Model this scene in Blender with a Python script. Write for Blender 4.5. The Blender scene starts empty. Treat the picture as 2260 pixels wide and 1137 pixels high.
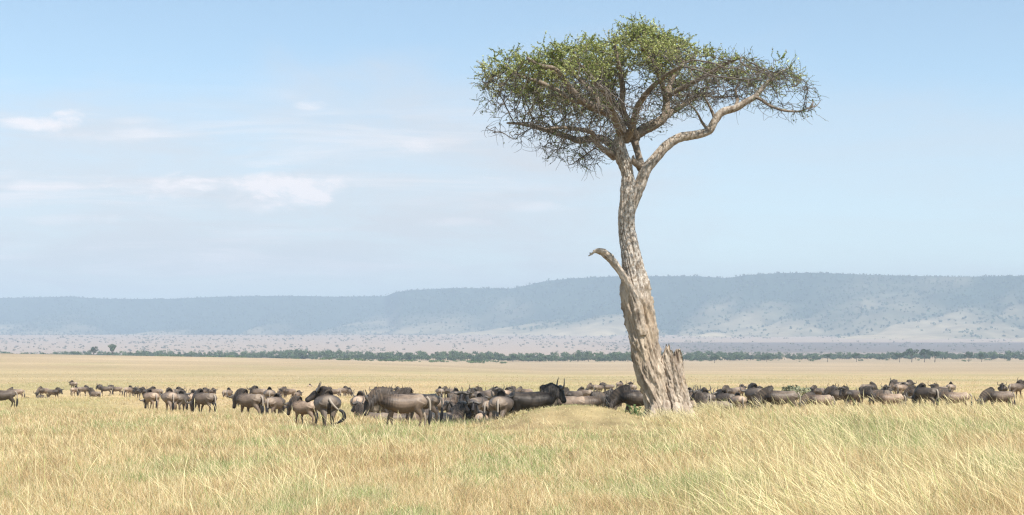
import bpy, bmesh, math, random
import numpy as np
from mathutils import Vector, Matrix, kdtree

random.seed(7)
RNG = np.random.default_rng(11)
R = math.radians
F, CX, HY, EYE = 3200.0, 1130.0, 768.0, 2.7      # focal length in photo pixels, centre column, eye-level row, eye height
SC = bpy.context.scene
COL = SC.collection

# ---------------------------------------------------------------- camera, sky, sun, exposure
cam = bpy.data.cameras.new('camera'); camo = bpy.data.objects.new('camera', cam); COL.objects.link(camo)
camo.location = (0, 0, EYE); camo.rotation_euler = (R(90), 0, 0)
cam.sensor_width = 36; cam.lens = 36 * F / 2260; cam.shift_y = (HY - 568.5) / 2260
cam.clip_start = 0.5; cam.clip_end = 40000
SC.camera = camo
SC.view_settings.view_transform = 'Standard'; SC.view_settings.look = 'None'
SC.view_settings.gamma = 1; SC.view_settings.exposure = 0.62
SUN_EL, SUN_AZ = 56, 28                          # elevation; degrees right of straight behind the camera
sd = Vector((math.cos(R(SUN_EL)) * math.sin(R(SUN_AZ)), -math.cos(R(SUN_EL)) * math.cos(R(SUN_AZ)), math.sin(R(SUN_EL))))
sl = bpy.data.lights.new('sun', 'SUN'); sl.energy = 4.6; sl.angle = R(0.5); sl.color = (1.0, 0.955, 0.88)
so = bpy.data.objects.new('sun', sl); COL.objects.link(so); so.location = (40, -60, 90)
so.rotation_euler = sd.to_track_quat('Z', 'Y').to_euler()
SC.cycles.use_denoising = True; SC.cycles.denoising_prefilter = 'NONE'; SC.cycles.filter_width = 1.3; SC.cycles.sample_clamp_indirect = 4
SC.cycles.max_bounces = 6; SC.cycles.transparent_max_bounces = 8; SC.cycles.volume_bounces = 0
SC.cycles.diffuse_bounces = 3

W = bpy.data.worlds.new('World'); SC.world = W; W.use_nodes = True
nt = W.node_tree; N = nt.nodes; L = nt.links; N.clear()
def nn(t, **kw):
    n = N.new(t)
    for k, v in kw.items(): setattr(n, k, v)
    return n
def mth(op, a, b=None, c=None, clamp=False, N=None, L=None):
    n = (N or globals()['N']).new('ShaderNodeMath'); n.operation = op; n.use_clamp = clamp
    for i, v in enumerate((a, b, c)):
        if v is None: continue
        if isinstance(v, (int, float)): n.inputs[i].default_value = v
        else: (L or globals()['L']).new(v, n.inputs[i])
    return n.outputs[0]
sky = nn('ShaderNodeTexSky', sky_type='NISHITA', sun_disc=False, sun_elevation=R(SUN_EL), sun_rotation=R(180 - SUN_AZ),
         altitude=1500, air_density=1.0, dust_density=0.3, ozone_density=1.0)
tc = nn('ShaderNodeTexCoord'); sx = nn('ShaderNodeSeparateXYZ'); L.new(tc.outputs['Generated'], sx.inputs[0])
ymax = mth('MAXIMUM', sx.outputs['Y'], 0.05)
u = mth('DIVIDE', sx.outputs['X'], ymax); v = mth('DIVIDE', sx.outputs['Z'], ymax)      # tangent of bearing and of height in front
uv = nn('ShaderNodeCombineXYZ'); L.new(u, uv.inputs[0]); L.new(v, uv.inputs[1])
def wnoise(sxx, syy, scale, detail=6, rough=0.55, off=0.0, dist=0.0):
    m = nn('ShaderNodeMapping'); m.inputs['Scale'].default_value = (sxx, syy, 1); m.inputs['Location'].default_value = (off, off * .7, off)
    L.new(uv.outputs[0], m.inputs[0])
    n = nn('ShaderNodeTexNoise'); n.inputs['Scale'].default_value = scale; n.inputs['Detail'].default_value = detail
    n.inputs['Roughness'].default_value = rough; n.inputs['Distortion'].default_value = dist
    L.new(m.outputs[0], n.inputs['Vector']); return n.outputs['Fac']
def ramp(fac, a, b):
    r = nn('ShaderNodeMapRange'); r.interpolation_type = 'SMOOTHSTEP'; L.new(fac, r.inputs[0])
    r.inputs[1].default_value = a; r.inputs[2].default_value = b; return r.outputs[0]
wn = wnoise(1, 1, 9, 5, .6, 3.3)
def blob(px, py, rx, ry, k=1.0, edge=0.9):
    """a cloud at a bearing, its outline broken by noise"""
    du = mth('DIVIDE', mth('SUBTRACT', u, (px - CX) / F), rx / F); dv = mth('DIVIDE', mth('SUBTRACT', v, (HY - py) / F), ry / F)
    r2 = mth('ADD', mth('MULTIPLY', du, du), mth('MULTIPLY', dv, dv))
    q = mth('ADD', mth('MULTIPLY', r2, -0.6), mth('MULTIPLY', mth('SUBTRACT', cloudn, 0.5), 3.2))
    return mth('MULTIPLY', ramp(q, -0.75, 0.35), k * 2.1)
cloudn = wnoise(1.0, 2.2, 24, 7, .62, 1.7, 0.3)
vedge = mth('ADD', v, mth('MULTIPLY', mth('SUBTRACT', wnoise(1.0, 3.0, 5.0, 6, .55, 8.1, .4), .5), .16))      # ragged upper edge of the high haze
veil = mth('MULTIPLY', ramp(vedge, 0.215, 0.125), mth('ADD', .45, mth('MULTIPLY', ramp(mth('ADD', u, mth('MULTIPLY', mth('SUBTRACT', wn, .5), .25)), .17, -.02), .48)))
veil = mth('MAXIMUM', veil, mth('MULTIPLY', ramp(v, .10, .03), .8))
veil = mth('MULTIPLY', veil, mth('ADD', .72, mth('MULTIPLY', ramp(wnoise(1.0, 6.0, 6.0, 7, .6, 2.2, .5), .35, .65), .28)))
streak = mth('MULTIPLY', ramp(wnoise(1.0, 9.0, 6.5, 6, .6, 4.4, .5), 0.48, 0.75), mth('MULTIPLY', ramp(v, 0.20, 0.12), ramp(u, 0.15, -0.12)))
cl = mth('MULTIPLY', streak, 0.6)
for b in ((150, 252, 42, 18, .5), (100, 272, 90, 16, .38), (390, 412, 170, 30, .42), (580, 412, 190, 32, .48), (640, 440, 90, 22, .3), (600, 445, 110, 26, .28), (120, 412, 150, 14, .26), (690, 232, 48, 12, .26),
          (925, 318, 50, 22, .26), (1180, 458, 80, 14, .2), (985, 492, 90, 12, .18), (240, 300, 150, 18, .14), (140, 485, 130, 12, .16), (300, 265, 120, 10, .12)):
    cl = mth('ADD', cl, blob(*b))
cl = mth('MINIMUM', cl, 0.9)
vm = nn('ShaderNodeMix', data_type='RGBA'); L.new(mth('ADD', mth('MULTIPLY', veil, .90), .04), vm.inputs[0]); vm.inputs[7].default_value = (4.85, 4.6, 4.55, 1)
mixc = nn('ShaderNodeMix', data_type='RGBA'); L.new(cl, mixc.inputs[0])
sk = nn('ShaderNodeMix', data_type='RGBA', blend_type='MULTIPLY'); sk.inputs[0].default_value = 1.0
L.new(sky.outputs[0], sk.inputs[6]); sk.inputs[7].default_value = (1.13, 1.16, 1.04, 1)
L.new(sk.outputs[2], vm.inputs[6]); L.new(vm.outputs[2], mixc.inputs[6]); mixc.inputs[7].default_value = (7.2, 6.6, 6.5, 1)
bg = nn('ShaderNodeBackground'); bg.inputs[1].default_value = 0.108; L.new(mixc.outputs[2], bg.inputs[0])
wo = nn('ShaderNodeOutputWorld'); L.new(bg.outputs[0], wo.inputs[0])

# ---------------------------------------------------------------- helpers
def vnoise(p, seed=0):
    p = np.asarray(p, dtype=np.float64)
    if p.shape[1] == 2: p = np.column_stack([p, np.zeros(len(p))])
    i = np.floor(p).astype(np.int64); f = p - i; f = f * f * (3 - 2 * f)
    out = np.zeros(len(p))
    for dx in (0, 1):
        for dy in (0, 1):
            for dz in (0, 1):
                h = (i[:, 0] + dx) * 374761393 + (i[:, 1] + dy) * 668265263 + (i[:, 2] + dz) * 2147483647 + seed * 144665
                h = (h ^ (h >> 13)) * 1274126177; h = h ^ (h >> 16)
                val = (h & 0xFFFFFF) / float(0xFFFFFF)
                w = (f[:, 0] if dx else 1 - f[:, 0]) * (f[:, 1] if dy else 1 - f[:, 1]) * (f[:, 2] if dz else 1 - f[:, 2])
                out += w * val
    return out
def fbm(p, octv=4, seed=0):
    p = np.asarray(p, float); a, s, t = 1.0, 0.0, 0.0
    for k in range(octv):
        s = s + a * vnoise(p * (2 ** k) + 17.3 * k, seed + k); t += a; a *= .5
    return s / t
def sstep(x, a, b):
    t = np.clip((np.asarray(x, float) - a) / (b - a), 0, 1); return t * t * (3 - 2 * t)

def tag(o, label=None, cat=None, group=None, kind=None):
    if label: o['label'] = label
    if cat: o['category'] = cat
    if group: o['group'] = group
    if kind: o['kind'] = kind
    return o
def empty(name, loc, rz=0.0):
    o = bpy.data.objects.new(name, None); COL.objects.link(o); o.location = loc; o.rotation_euler = (0, 0, rz); o.empty_display_size = .3
    return o
def mesh_np(name, V, faces, mat=None, parent=None, col=None, smooth=True, link=True):
    """faces: list of int arrays, each (n,3) or (n,4)"""
    V = np.asarray(V, dtype=np.float32)
    me = bpy.data.meshes.new(name)
    faces = [np.asarray(f, dtype=np.int32) for f in faces if len(f)]
    nl = sum(f.size for f in faces); nf = sum(len(f) for f in faces)
    me.vertices.add(len(V)); me.vertices.foreach_set('co', V.ravel())
    me.loops.add(nl); me.loops.foreach_set('vertex_index', np.concatenate([f.ravel() for f in faces]))
    me.polygons.add(nf)
    tot = np.concatenate([np.full(len(f), f.shape[1], np.int32) for f in faces])
    st = np.zeros(nf, np.int32); st[1:] = np.cumsum(tot)[:-1]
    me.polygons.foreach_set('loop_start', st)
    me.polygons.foreach_set('use_smooth', np.full(nf, smooth, bool))
    me.update(calc_edges=True)
    if col is not None:
        a = me.attributes.new('col', 'FLOAT_COLOR', 'POINT')
        c = np.ones((len(V), 4), np.float32); c[:, :3] = col; a.data.foreach_set('color', c.ravel())
    if mat: me.materials.append(mat)
    if not link: return me
    o = bpy.data.objects.new(name, me); COL.objects.link(o)
    if parent: o.parent = parent
    return o

def frames(P):
    P = np.asarray(P, float); n = len(P)
    T = np.gradient(P, axis=0); T /= np.linalg.norm(T, axis=1)[:, None] + 1e-12
    a = np.array([0, 1.0, 0]) if abs(T[0][1]) < .9 else np.array([1.0, 0, 0])
    U = np.zeros_like(P); u0 = np.cross(T[0], a); u0 /= np.linalg.norm(u0); U[0] = u0
    for i in range(1, n):
        w = U[i - 1] - T[i] * np.dot(U[i - 1], T[i]); U[i] = w / (np.linalg.norm(w) + 1e-12)
    return T, U, np.cross(T, U)
class MB:
    """collects tubes and shapes into one mesh"""
    def __init__(s): s.V = []; s.Q = []; s.T = []; s.C = []; s.n = 0
    def add(s, V, Q=(), T=(), c=None):
        V = np.asarray(V, float)
        if len(Q): s.Q.append(np.asarray(Q) + s.n)
        if len(T): s.T.append(np.asarray(T) + s.n)
        s.V.append(V); s.C.append(np.tile(np.array(c if c is not None else (.5, .5, .5), float), (len(V), 1)) if (c is None or np.ndim(c) == 1) else c); s.n += len(V)
    def tube(s, P, r, segs=8, cap=True, c=None, disp=None):
        P = np.asarray(P, float); n = len(P)
        r = np.asarray(r, float)
        if r.ndim == 0: r = np.full(n, r)
        ru, rv = (r[:, 0], r[:, 1]) if r.ndim == 2 else (r, r)
        T, U, B = frames(P)
        th = np.linspace(0, 2 * np.pi, segs, endpoint=False)
        V = P[:, None, :] + U[:, None, :] * (np.cos(th)[None, :, None] * ru[:, None, None]) + B[:, None, :] * (np.sin(th)[None, :, None] * rv[:, None, None])
        if disp is not None: V = disp(V, P, th)
        V = V.reshape(-1, 3)
        i = np.arange(n - 1)[:, None] * segs; j = np.arange(segs)[None, :]; k = (j + 1) % segs
        Q = np.stack([i + j, i + k, i + segs + k, i + segs + j], -1).reshape(-1, 4)
        Tt = []
        if cap:
            V = np.vstack([V, P[0], P[-1]]); a, b = n * segs, n * segs + 1
            jj = np.arange(segs); kk = (jj + 1) % segs
            Tt = np.vstack([np.stack([np.full(segs, a), kk, jj], 1), np.stack([np.full(segs, b), (n - 1) * segs + jj, (n - 1) * segs + kk], 1)])
        s.add(V, Q, Tt, c)
    def build(s, name, mat=None, parent=None, smooth=True, link=True):
        return mesh_np(name, np.vstack(s.V), [np.vstack(s.Q) if s.Q else [], np.vstack(s.T) if s.T else []], mat, parent, np.vstack(s.C), smooth, link)
def spline(pts, n):
    """Catmull-Rom resample of rows (any number of columns)"""
    pts = np.asarray(pts, float); m = len(pts)
    seg = np.linalg.norm(np.diff(pts[:, :3], axis=0), axis=1); cum = np.concatenate([[0], np.cumsum(seg)])
    s = np.linspace(0, cum[-1], n); out = []
    for q in s:
        i = min(int(np.searchsorted(cum, q, side='right') - 1), m - 2); t = (q - cum[i]) / (seg[i] + 1e-9)
        p0, p1, p2, p3 = pts[max(i - 1, 0)], pts[i], pts[i + 1], pts[min(i + 2, m - 1)]
        out.append(.5 * ((2 * p1) + (-p0 + p2) * t + (2 * p0 - 5 * p1 + 4 * p2 - p3) * t * t + (-p0 + 3 * p1 - 3 * p2 + p3) * t ** 3))
    return np.array(out)

# ---------------------------------------------------------------- materials
def newmat(name, rough=.9, spec=.2):
    m = bpy.data.materials.new(name); m.use_nodes = True
    n = m.node_tree.nodes; b = n['Principled BSDF']; b.inputs['Roughness'].default_value = rough; b.inputs['Specular IOR Level'].default_value = spec
    return m, n, m.node_tree.links, b
def attr(n, name='col'):
    a = n.new('ShaderNodeAttribute'); a.attribute_name = name; return a.outputs['Color']
def mnoise(n, l, scale, detail=5, rough=.6, coord='Object', map_scale=(1, 1, 1)):
    t = n.new('ShaderNodeTexCoord'); mp = n.new('ShaderNodeMapping'); mp.inputs['Scale'].default_value = map_scale
    l.new(t.outputs[coord], mp.inputs[0]); x = n.new('ShaderNodeTexNoise'); x.inputs['Scale'].default_value = scale
    x.inputs['Detail'].default_value = detail; x.inputs['Roughness'].default_value = rough; l.new(mp.outputs[0], x.inputs['Vector']); return x.outputs['Fac']
def mrange(n, l, fac, a, b, lo=0., hi=1.):
    r = n.new('ShaderNodeMapRange'); r.inputs[1].default_value = a; r.inputs[2].default_value = b; r.inputs[3].default_value = lo; r.inputs[4].default_value = hi
    l.new(fac, r.inputs[0]); return r.outputs[0]
def mmix(n, l, fac, a, b, bt='MIX'):
    m = n.new('ShaderNodeMix'); m.data_type = 'RGBA'; m.blend_type = bt
    for i, v in ((0, fac), (6, a), (7, b)):
        if hasattr(v, 'links'): l.new(v, m.inputs[i])
        elif i == 0: m.inputs[0].default_value = v
        else: m.inputs[i].default_value = (*v, 1)
    return m.outputs[2]
def mbump(n, l, h, b, strength=.4, dist=.02):
    bp = n.new('ShaderNodeBump'); bp.inputs['Strength'].default_value = strength; bp.inputs['Distance'].default_value = dist
    l.new(h, bp.inputs['Height']); l.new(bp.outputs[0], b.inputs['Normal'])
def mat_attr(name, rough=.9, spec=.15, trans=0.0, varscale=None):
    """colour from the mesh's own per-vertex coat / leaf colour, optionally letting light through"""
    m, n, l, b = newmat(name, rough, spec); c = attr(n)
    if varscale: c = mmix(n, l, 1.0, c, mmix(n, l, mrange(n, l, mnoise(n, l, varscale), .3, .7), (.7, .7, .7), (1.25, 1.25, 1.25)), 'MULTIPLY')
    l.new(c, b.inputs['Base Color'])
    if trans:
        t = n.new('ShaderNodeBsdfTranslucent'); l.new(c, t.inputs[0]); mx = n.new('ShaderNodeMixShader'); mx.inputs[0].default_value = trans
        l.new(b.outputs[0], mx.inputs[1]); l.new(t.outputs[0], mx.inputs[2]); l.new(mx.outputs[0], n['Material Output'].inputs[0])
    return m
M_GRASS = mat_attr('dry grass', .75, .2, .25)
M_LEAF = mat_attr('leaves', .6, .3, .3)
M_FARLEAF = mat_attr('far foliage', .9, .1, .1)
M_TWIG = mat_attr('twig bark', .9, .1)
M_GROUND = mat_attr('soil and straw', .95, .05, 0, 1.3)

def bark_material():
    m, n, l, b = newmat('bark', .92, .12)
    sp = n.new('ShaderNodeSeparateColor'); l.new(attr(n), sp.inputs[0]); hgt = sp.outputs[0]   # red: how flaky and pale the bark is, green: cracks
    lo = mmix(n, l, mrange(n, l, mnoise(n, l, 2.2, 6, .6, 'Object', (1.6, 1.6, .35)), .34, .66), (.25, .185, .135), (.64, .53, .41))
    lo = mmix(n, l, mrange(n, l, mnoise(n, l, 1.3, 4, .6, 'Object', (1, 1, .6)), .5, .72), lo, (.50, .38, .26))
    lo = mmix(n, l, mrange(n, l, mnoise(n, l, 9, 5, .7, 'Object', (2.2, 2.2, .25)), .55, .75), lo, (.16, .10, .065))
    vz = n.new('ShaderNodeTexCoord')
    up = mmix(n, l, mrange(n, l, mnoise(n, l, 11, 7, .75, 'Object', (1, 1, .6)), .40, .60), (.20, .145, .10), (.66, .60, .53))
    up = mmix(n, l, mrange(n, l, mnoise(n, l, 3, 3, .5), .55, .75), up, (.36, .28, .21))
    c = mmix(n, l, hgt, lo, up)
    cav = sp.outputs[1]
    c = mmix(n, l, cav, c, (.06, .04, .03)); c = mmix(n, l, sp.outputs[2], c, mmix(n, l, 1.0, c, (.42, .40, .38), 'MULTIPLY'))     # blue: limb bark darkened to stand in for shadow
    l.new(c, b.inputs['Base Color'])
    mbump(n, l, mnoise(n, l, 14, 6, .7, 'Object', (1.5, 1.5, .5)), b, .8, .035)
    return m
M_BARK = bark_material()

# ---------------------------------------------------------------- the herd: where each stands (photo column, row of the withers, standing height in photo pixels)
# poses: level, graze, half, up, left, right (head turned), lie, rest (lying, head low); yaw 0 = faces right, 90 = away, 180 = left, 270 = to us
HERD = [
 (4,856,46,'graze',205,.5,1,"dark wildebeest at the herd's left end, only its rump and bowed head in the grass"),
 (36,857,27,'graze',160,1.15,1,"small-looking pale-brown wildebeest grazing behind the dark one at the herd's left end"),
 (96,854,26,'graze',192,1.15,1,"pale wildebeest with its head deep in grass, overlapping a browner one on the left plain"),
 (119,854,27,'level',15,.75,1,"brown wildebeest facing right, behind the pale grazing one on the left plain"),
 (72,880,30,'rest',170,.85,1,"wildebeest lying flat in tall grass, leftmost of two barely showing above it"),
 (104,878,28,'rest',185,.95,1,"wildebeest lying flat in tall grass, right one of two barely showing above it"),
 (163,841,20,'level',180,1.1,1,"farthest wildebeest on the left plain, side on, facing left above two grazing rumps"),
 (164,855,23,'graze',80,1.3,1,"pale rump of a grazing wildebeest below the far side-on one"),
 (183,855,24,'graze',60,.85,1,"brown grazing wildebeest with a white tail stripe, next to a pale rump"),
 (211,862,25,'lie',150,.85,1,"wildebeest resting in the grass, just its arched back showing, left of the horned pair"),
 (232,845,24,'up',205,.6,1,"dark wildebeest with raised head and wide horns looking left, first of the horned pair"),
 (256,851,23,'up',215,.95,1,"brown wildebeest with small horns following the dark raised head of its neighbour"),
 (283,852,25,'graze',75,1.15,1,"lone narrow wildebeest seen from behind, grazing between the horned pair and the two horned faces"),
 (303,857,26,'up',268,.7,1,"wildebeest facing us with level wide horns, left one of two horned faces"),
 (322,856,27,'up',250,.65,1,"wildebeest facing us, its upturned horns next to a face with level horns"),
 (346,852,30,'level',145,1.0,1,"brown-backed wildebeest behind the two horned faces, walking away"),
 (335,862,42,'graze',125,1.3,1,"pale-rumped wildebeest in front of the horned faces, head lost in grass"),
 (377,859,52,'half',112,1.1,1,"broad brown wildebeest from behind, its hump dark and its tail hanging straight"),
 (397,866,46,'level',88,.65,1,"dark hindquarters squeezed between the broad brown one and the pale rump"),
 (387,858,30,'level',20,.9,1,"brown back just showing over the broad brown wildebeest"),
 (410,864,40,'up',262,.65,1,"wildebeest with tall curled horns looking at us over the packed rumps"),
 (422,862,45,'level',88,1.35,1,"pale rump with dark tail line beside the tall curled horns"),
 (453,861,53,'graze',138,.72,1,"dark brown wildebeest side on, white tail edge, head bent to the grass on the left"),
 (444,857,24,'level',10,.95,1,"distant wildebeest back over the dark brown side-on one, left one of two"),
 (466,859,23,'level',0,1.1,1,"distant pale wildebeest over the dark brown side-on one, right one of two"),
 (501,858,30,'graze',80,1.0,1,"small solitary wildebeest from behind in the gap right of the dark brown one"),
 (553,862,62,'half',138,.85,1,"big wildebeest walking left with shiny flank and long horns sweeping left"),
 (573,853,38,'level',195,.9,1,"brown back behind the shiny-flanked wildebeest"),
 (595,856,40,'graze',100,.8,1,"dark wildebeest from behind, its hump rising over the slim tail-on one"),
 (605,872,54,'graze',78,.95,1,"slim wildebeest seen tail on with its dark tail reaching the grass"),
 (622,856,27,'graze',80,.9,1,"far wildebeest of the trio left of the calf, the left one"),
 (637,855,29,'level',180,1.05,1,"far wildebeest of the trio left of the calf, the middle one with a dark back"),
 (653,864,24,'rest',10,1.1,1,"far pale wildebeest of the trio left of the calf, low in the grass"),
 (673,877,60,'half',138,1.25,.75,"reddish tan calf standing clear of the others, tiny horns to the left"),
 (683,857,17,'graze',90,1.25,1,"tiny distant wildebeest above the tan calf's back"),
 (724,861,84,'left',100,.62,1,"dark bull from behind, horns curling to the left and black tail swung out"),
 (737,857,26,'up',200,.85,1,"distant wildebeest with one upright horn over the black-tailed bull"),
 (756,854,24,'level',5,1.0,1,"distant wildebeest side on, just right of the black-tailed bull's back"),
 (768,858,22,'graze',70,.75,1,"distant darker wildebeest at the right end of the pair behind the black-tailed bull"),
 (793,861,60,'level',90,1.3,1,"pale tan wildebeest seen tail on, white stripe down its tail"),
 (818,880,54,'graze',50,.75,1,"brown wildebeest behind the tail-on one, head hidden toward the big grazer"),
 (834,856,38,'level',110,1.1,1,"striped brown rump left of the big grazer's hump"),
 (851,856,36,'up',255,.9,1,"greyish wildebeest between the striped rump and the big grazer's hump"),
 (889,857,86,'half',181,.95,1,"largest wildebeest in front, side on, bearded head lowered to the left"),
 (880,856,40,'up',268,.9,1,"wildebeest facing us, round horns just over the largest one's hump"),
 (926,860,74,'level',165,.8,1,"wildebeest standing right behind the largest one, dark flank showing past its rump"),
 (824,905,64,'lie',150,.8,1,"wildebeest lying under the largest one's chin, round grey back"),
 (872,908,62,'lie',20,.9,1,"wildebeest lying in grass under the largest one's belly"),
 (918,910,60,'rest',0,1.2,1,"pale wildebeest lying behind the largest one's hind legs"),
 (974,868,58,'half',22,1.2,1,"pale-rumped brown wildebeest side on, grazing to the right of the largest one"),
 (1006,858,46,'level',92,.72,1,"dark brown wildebeest tail on with a looping white tail line"),
 (972,854,30,'graze',100,.9,1,"distant brown hump over the pale-rumped grazer"),
 (990,855,29,'level',180,1.0,1,"distant wildebeest back between the far hump and the looping white tail"),
 (1034,862,60,'high',252,.55,1,"dark wildebeest with head held highest, facing us, lyre-shaped horns"),
 (982,906,66,'lie',30,1.45,1,"pale wildebeest lying down facing us with thick curved horns"),
 (1026,908,60,'lie',200,.95,1,"grey wildebeest lying between two horned resting heads"),
 (1052,905,60,'lie',262,.5,1,"wildebeest lying face on, dark reddish face, near the dark brown rump"),
 (1071,915,62,'rest',70,1.25,1,"pale tan back lying at the edge of the tree's shade"),
 (1054,866,58,'level',75,.7,1,"dark-sided wildebeest with a white stripe, behind the resting heads"),
 (1046,860,46,'level',200,.9,1,"brown wildebeest back in the crowd behind the highest-held head"),
 (1069,856,44,'up',230,.85,1,"wildebeest with spiky upright horns in the crowd, leftmost spiky pair"),
 (1085,857,42,'up',300,.7,1,"dark wildebeest with spiky horns, middle of the crowd right of the highest-held head"),
 (1099,856,36,'level',170,.95,1,"wildebeest back between the spiky horns and the pale far rump"),
 (1092,868,62,'half',60,1.1,1,"brown wildebeest head-on shoulder beside the tail-on one at the black bull's rump"),
 (1104,864,78,'level',85,.8,1,"large brown wildebeest tail on, touching the black bull's hindquarters"),
 (1117,858,36,'level',80,1.3,1,"pale far rump over the back of the large brown tail-on wildebeest"),
 (1143,857,32,'up',215,.85,1,"far wildebeest with short horns behind the black bull's back, left one"),
 (1158,852,32,'graze',160,1.0,1,"far arched wildebeest back behind the black bull, right one"),
 (1172,856,88,'up',14,.26,1.16,"black bull in the tree's shade facing right, horns upright, long black mane"),  # coat tone lowered to paint in the crown's shade
 (1258,864,62,'graze',165,1.15,1,"pale brown rump first behind the straw mound, right of the black bull"),
 (1262,857,46,'level',190,.6,1,"dark curved back over the pale brown rump behind the straw mound"),
 (1290,870,62,'level',10,.95,1,"grey-brown wildebeest lying low behind the middle of the straw mound"),
 (1292,856,38,'graze',180,.9,1,"brown back between the dark curved back and the far group by the trunk"),
 (1309,848,24,'graze',185,1.1,1,"far pale-brown wildebeest, left one of the far trio left of the trunk"),
 (1321,847,25,'level',0,.95,1,"far wildebeest in the middle of the far trio left of the trunk"),
 (1342,844,24,'up',200,.8,1,"far darker wildebeest with raised head, right one of the trio left of the trunk"),
 (1367,842,20,'graze',60,.85,1,"single small wildebeest nearest the trunk on the far plain"),
 (1328,868,58,'right',60,.42,1,"dark wildebeest with horned head turned, behind the right side of the mound"),
 (1350,861,44,'graze',90,1.05,1,"small brown rump over the dark turned wildebeest, left one of two"),
 (1365,863,42,'graze',80,1.25,1,"small pale rump beside the hump of the striped dark wildebeest"),
 (1408,852,72,'graze',178,.5,1,"striped dark wildebeest hard against the trunk's left side, head low to the left"),
 (1396,845,30,'up',100,1.0,1,"wildebeest head and hump peeping over the striped dark one by the trunk"),
 (1519,858,44,'level',20,.9,1,"brown wildebeest just out from the trunk's right side, back only"),
 (1534,880,60,'lie',100,1.45,1,"pale tan rump lying against the broken stem's right side"),
 (1560,862,54,'up',95,.42,1,"dark wildebeest with round open horns, right of the broken stem"),
 (1576,876,62,'lie',150,.85,1,"brown wildebeest resting behind an arching grass tuft"),
 (1582,863,50,'level',70,1.1,1,"wildebeest with pale shoulder behind the resting one at the grass tuft"),
 (1604,864,52,'level',110,.38,1,"blackish wildebeest tail on between the grass tuft and the tan calf"),
 (1612,852,38,'half',190,.85,1,"wildebeest side on facing left over the tan calf, left one"),
 (1632,850,34,'level',10,1.0,1,"grey-brown wildebeest with small curled horns behind it, over the tan calf"),
 (1632,870,46,'graze',95,1.35,.75,"tan calf tail on between the blackish wildebeest and the tall hump"),
 (1671,840,60,'half',100,.6,1,"tallest hump right of the trunk, dark wildebeest partly behind slanting stalks"),
 (1693,851,54,'graze',140,.8,1,"brown wildebeest wedged between the tall hump and the broad one facing left"),
 (1722,862,62,'graze',176,.7,1,"broad dark-shouldered wildebeest grazing left beside the low green shrub"),
 (1806,851,38,'level',175,.95,1,"brown wildebeest side on, just right of the low green shrub"),
 (1808,868,48,'graze',185,1.15,1,"pale wildebeest grazing left in long stalks, below the one by the shrub"),
 (1840,853,38,'up',255,.75,1,"wildebeest facing us with a dark face, first of the packed bunch on the right"),
 (1857,852,44,'half',150,.62,1,"dark wildebeest second in the packed bunch on the right"),
 (1876,852,46,'up',225,.6,1,"dark wildebeest with many-angled horns at the top of the packed bunch"),
 (1890,862,44,'level',30,1.3,1,"pale rump at the right end of the packed bunch"),
 (1915,843,34,'graze',30,.7,1,"round dark-backed wildebeest behind the second bunch on the right"),
 (1938,852,46,'half',150,.6,1,"dark maned shoulder in the second bunch on the right"),
 (1953,852,38,'up',262,.8,1,"horned face looking at us above the second bunch on the right"),
 (1964,868,48,'level',165,1.35,1,"pale flank closing the second bunch on the right"),
 (1974,843,32,'graze',185,1.1,1,"far wildebeest, pale body, left one of the tight far cluster"),
 (1988,838,30,'up',200,.75,1,"far wildebeest with raised horns in the middle of the tight far cluster"),
 (1998,840,30,'half',350,.7,1,"far dark wildebeest, right one of the tight far cluster"),
 (1990,846,33,'level',0,1.2,1,"far pale flank in front of the tight far cluster's raised horns"),
 (2047,848,54,'graze',110,.38,1,"black humped wildebeest from behind, darkest at the right side of the herd"),
 (2031,853,42,'graze',150,.9,1,"brown wildebeest edging out left of the black hump"),
 (2075,848,38,'up',215,.85,1,"pointed hump of a wildebeest behind the fawn one's shoulder"),
 (2098,843,32,'graze',70,1.1,1,"far grey wildebeest over the fawn one's back"),
 (2108,860,50,'level',170,1.25,1,"fawn wildebeest side on, horned face turned to the black hump"),
 (2205,856,50,'graze',184,.85,1,"shaggy brown wildebeest grazing left in thick stalks near the herd's right end"),
 (2214,849,32,'up',245,.8,1,"wildebeest head and shoulder over the shaggy grazer"),
 (2242,840,40,'up',10,.75,1,"tall striped wildebeest at the herd's right end, head going out of view"),
]

HERD = [(a_, b_, c_ * (1.08 if c_ > 40 else 1.0), d_, e_, f_, g_ * (1.08 if c_ > 40 else 1.0), h_) for a_, b_, c_, d_, e_, f_, g_, h_ in HERD]     # the nearer ones are full-grown

# ---------------------------------------------------------------- terrain
PY = np.array([-400, 20, 50, 62, 72, 82, 120, 170, 300, 600, 1000, 1500, 2200, 3000, 4000, 5000, 6000, 12000.])
PZ = np.array([0, 0, 0, -.25, -.55, -.85, -1.65, -2.6, -4.5, -8., -9.8, -10.9, -9.0, -3.9, 16.5, 38, 60, 62.])
def prof(Y): return sum(np.interp(Y * k + q, PY, PZ) for k, q in ((.92, -1), (.96, -.5), (1, 0), (1.04, .5), (1.08, 1))) / 5
def base_z(X, Y):
    X = np.asarray(X, float); Y = np.asarray(Y, float)
    z = prof(Y); Yp = np.maximum(Y, 5); px = CX + F * X / Yp
    crest = np.exp(-(np.log(Yp / 850) / .42) ** 2) * np.interp(px, [-600, 0, 300, 600, 900, 1200], [8.8, 8.6, 7.2, 5.8, 3.2, 0])
    z = z + np.where(Y > 150, crest, 0) * sstep(Y, 150, 400)
    return z
HX = []; HZ = []
for (px, yt, h, pose, yaw, tone, s, lab) in HERD:
    d = F * 1.36 * s / h; hh = 1.36 * s
    if pose in ('lie', 'rest'): hh = .80 * s
    HX.append(((px - CX) / F * d, d)); HZ.append(EYE - (yt - HY) / F * d - hh)
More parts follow.
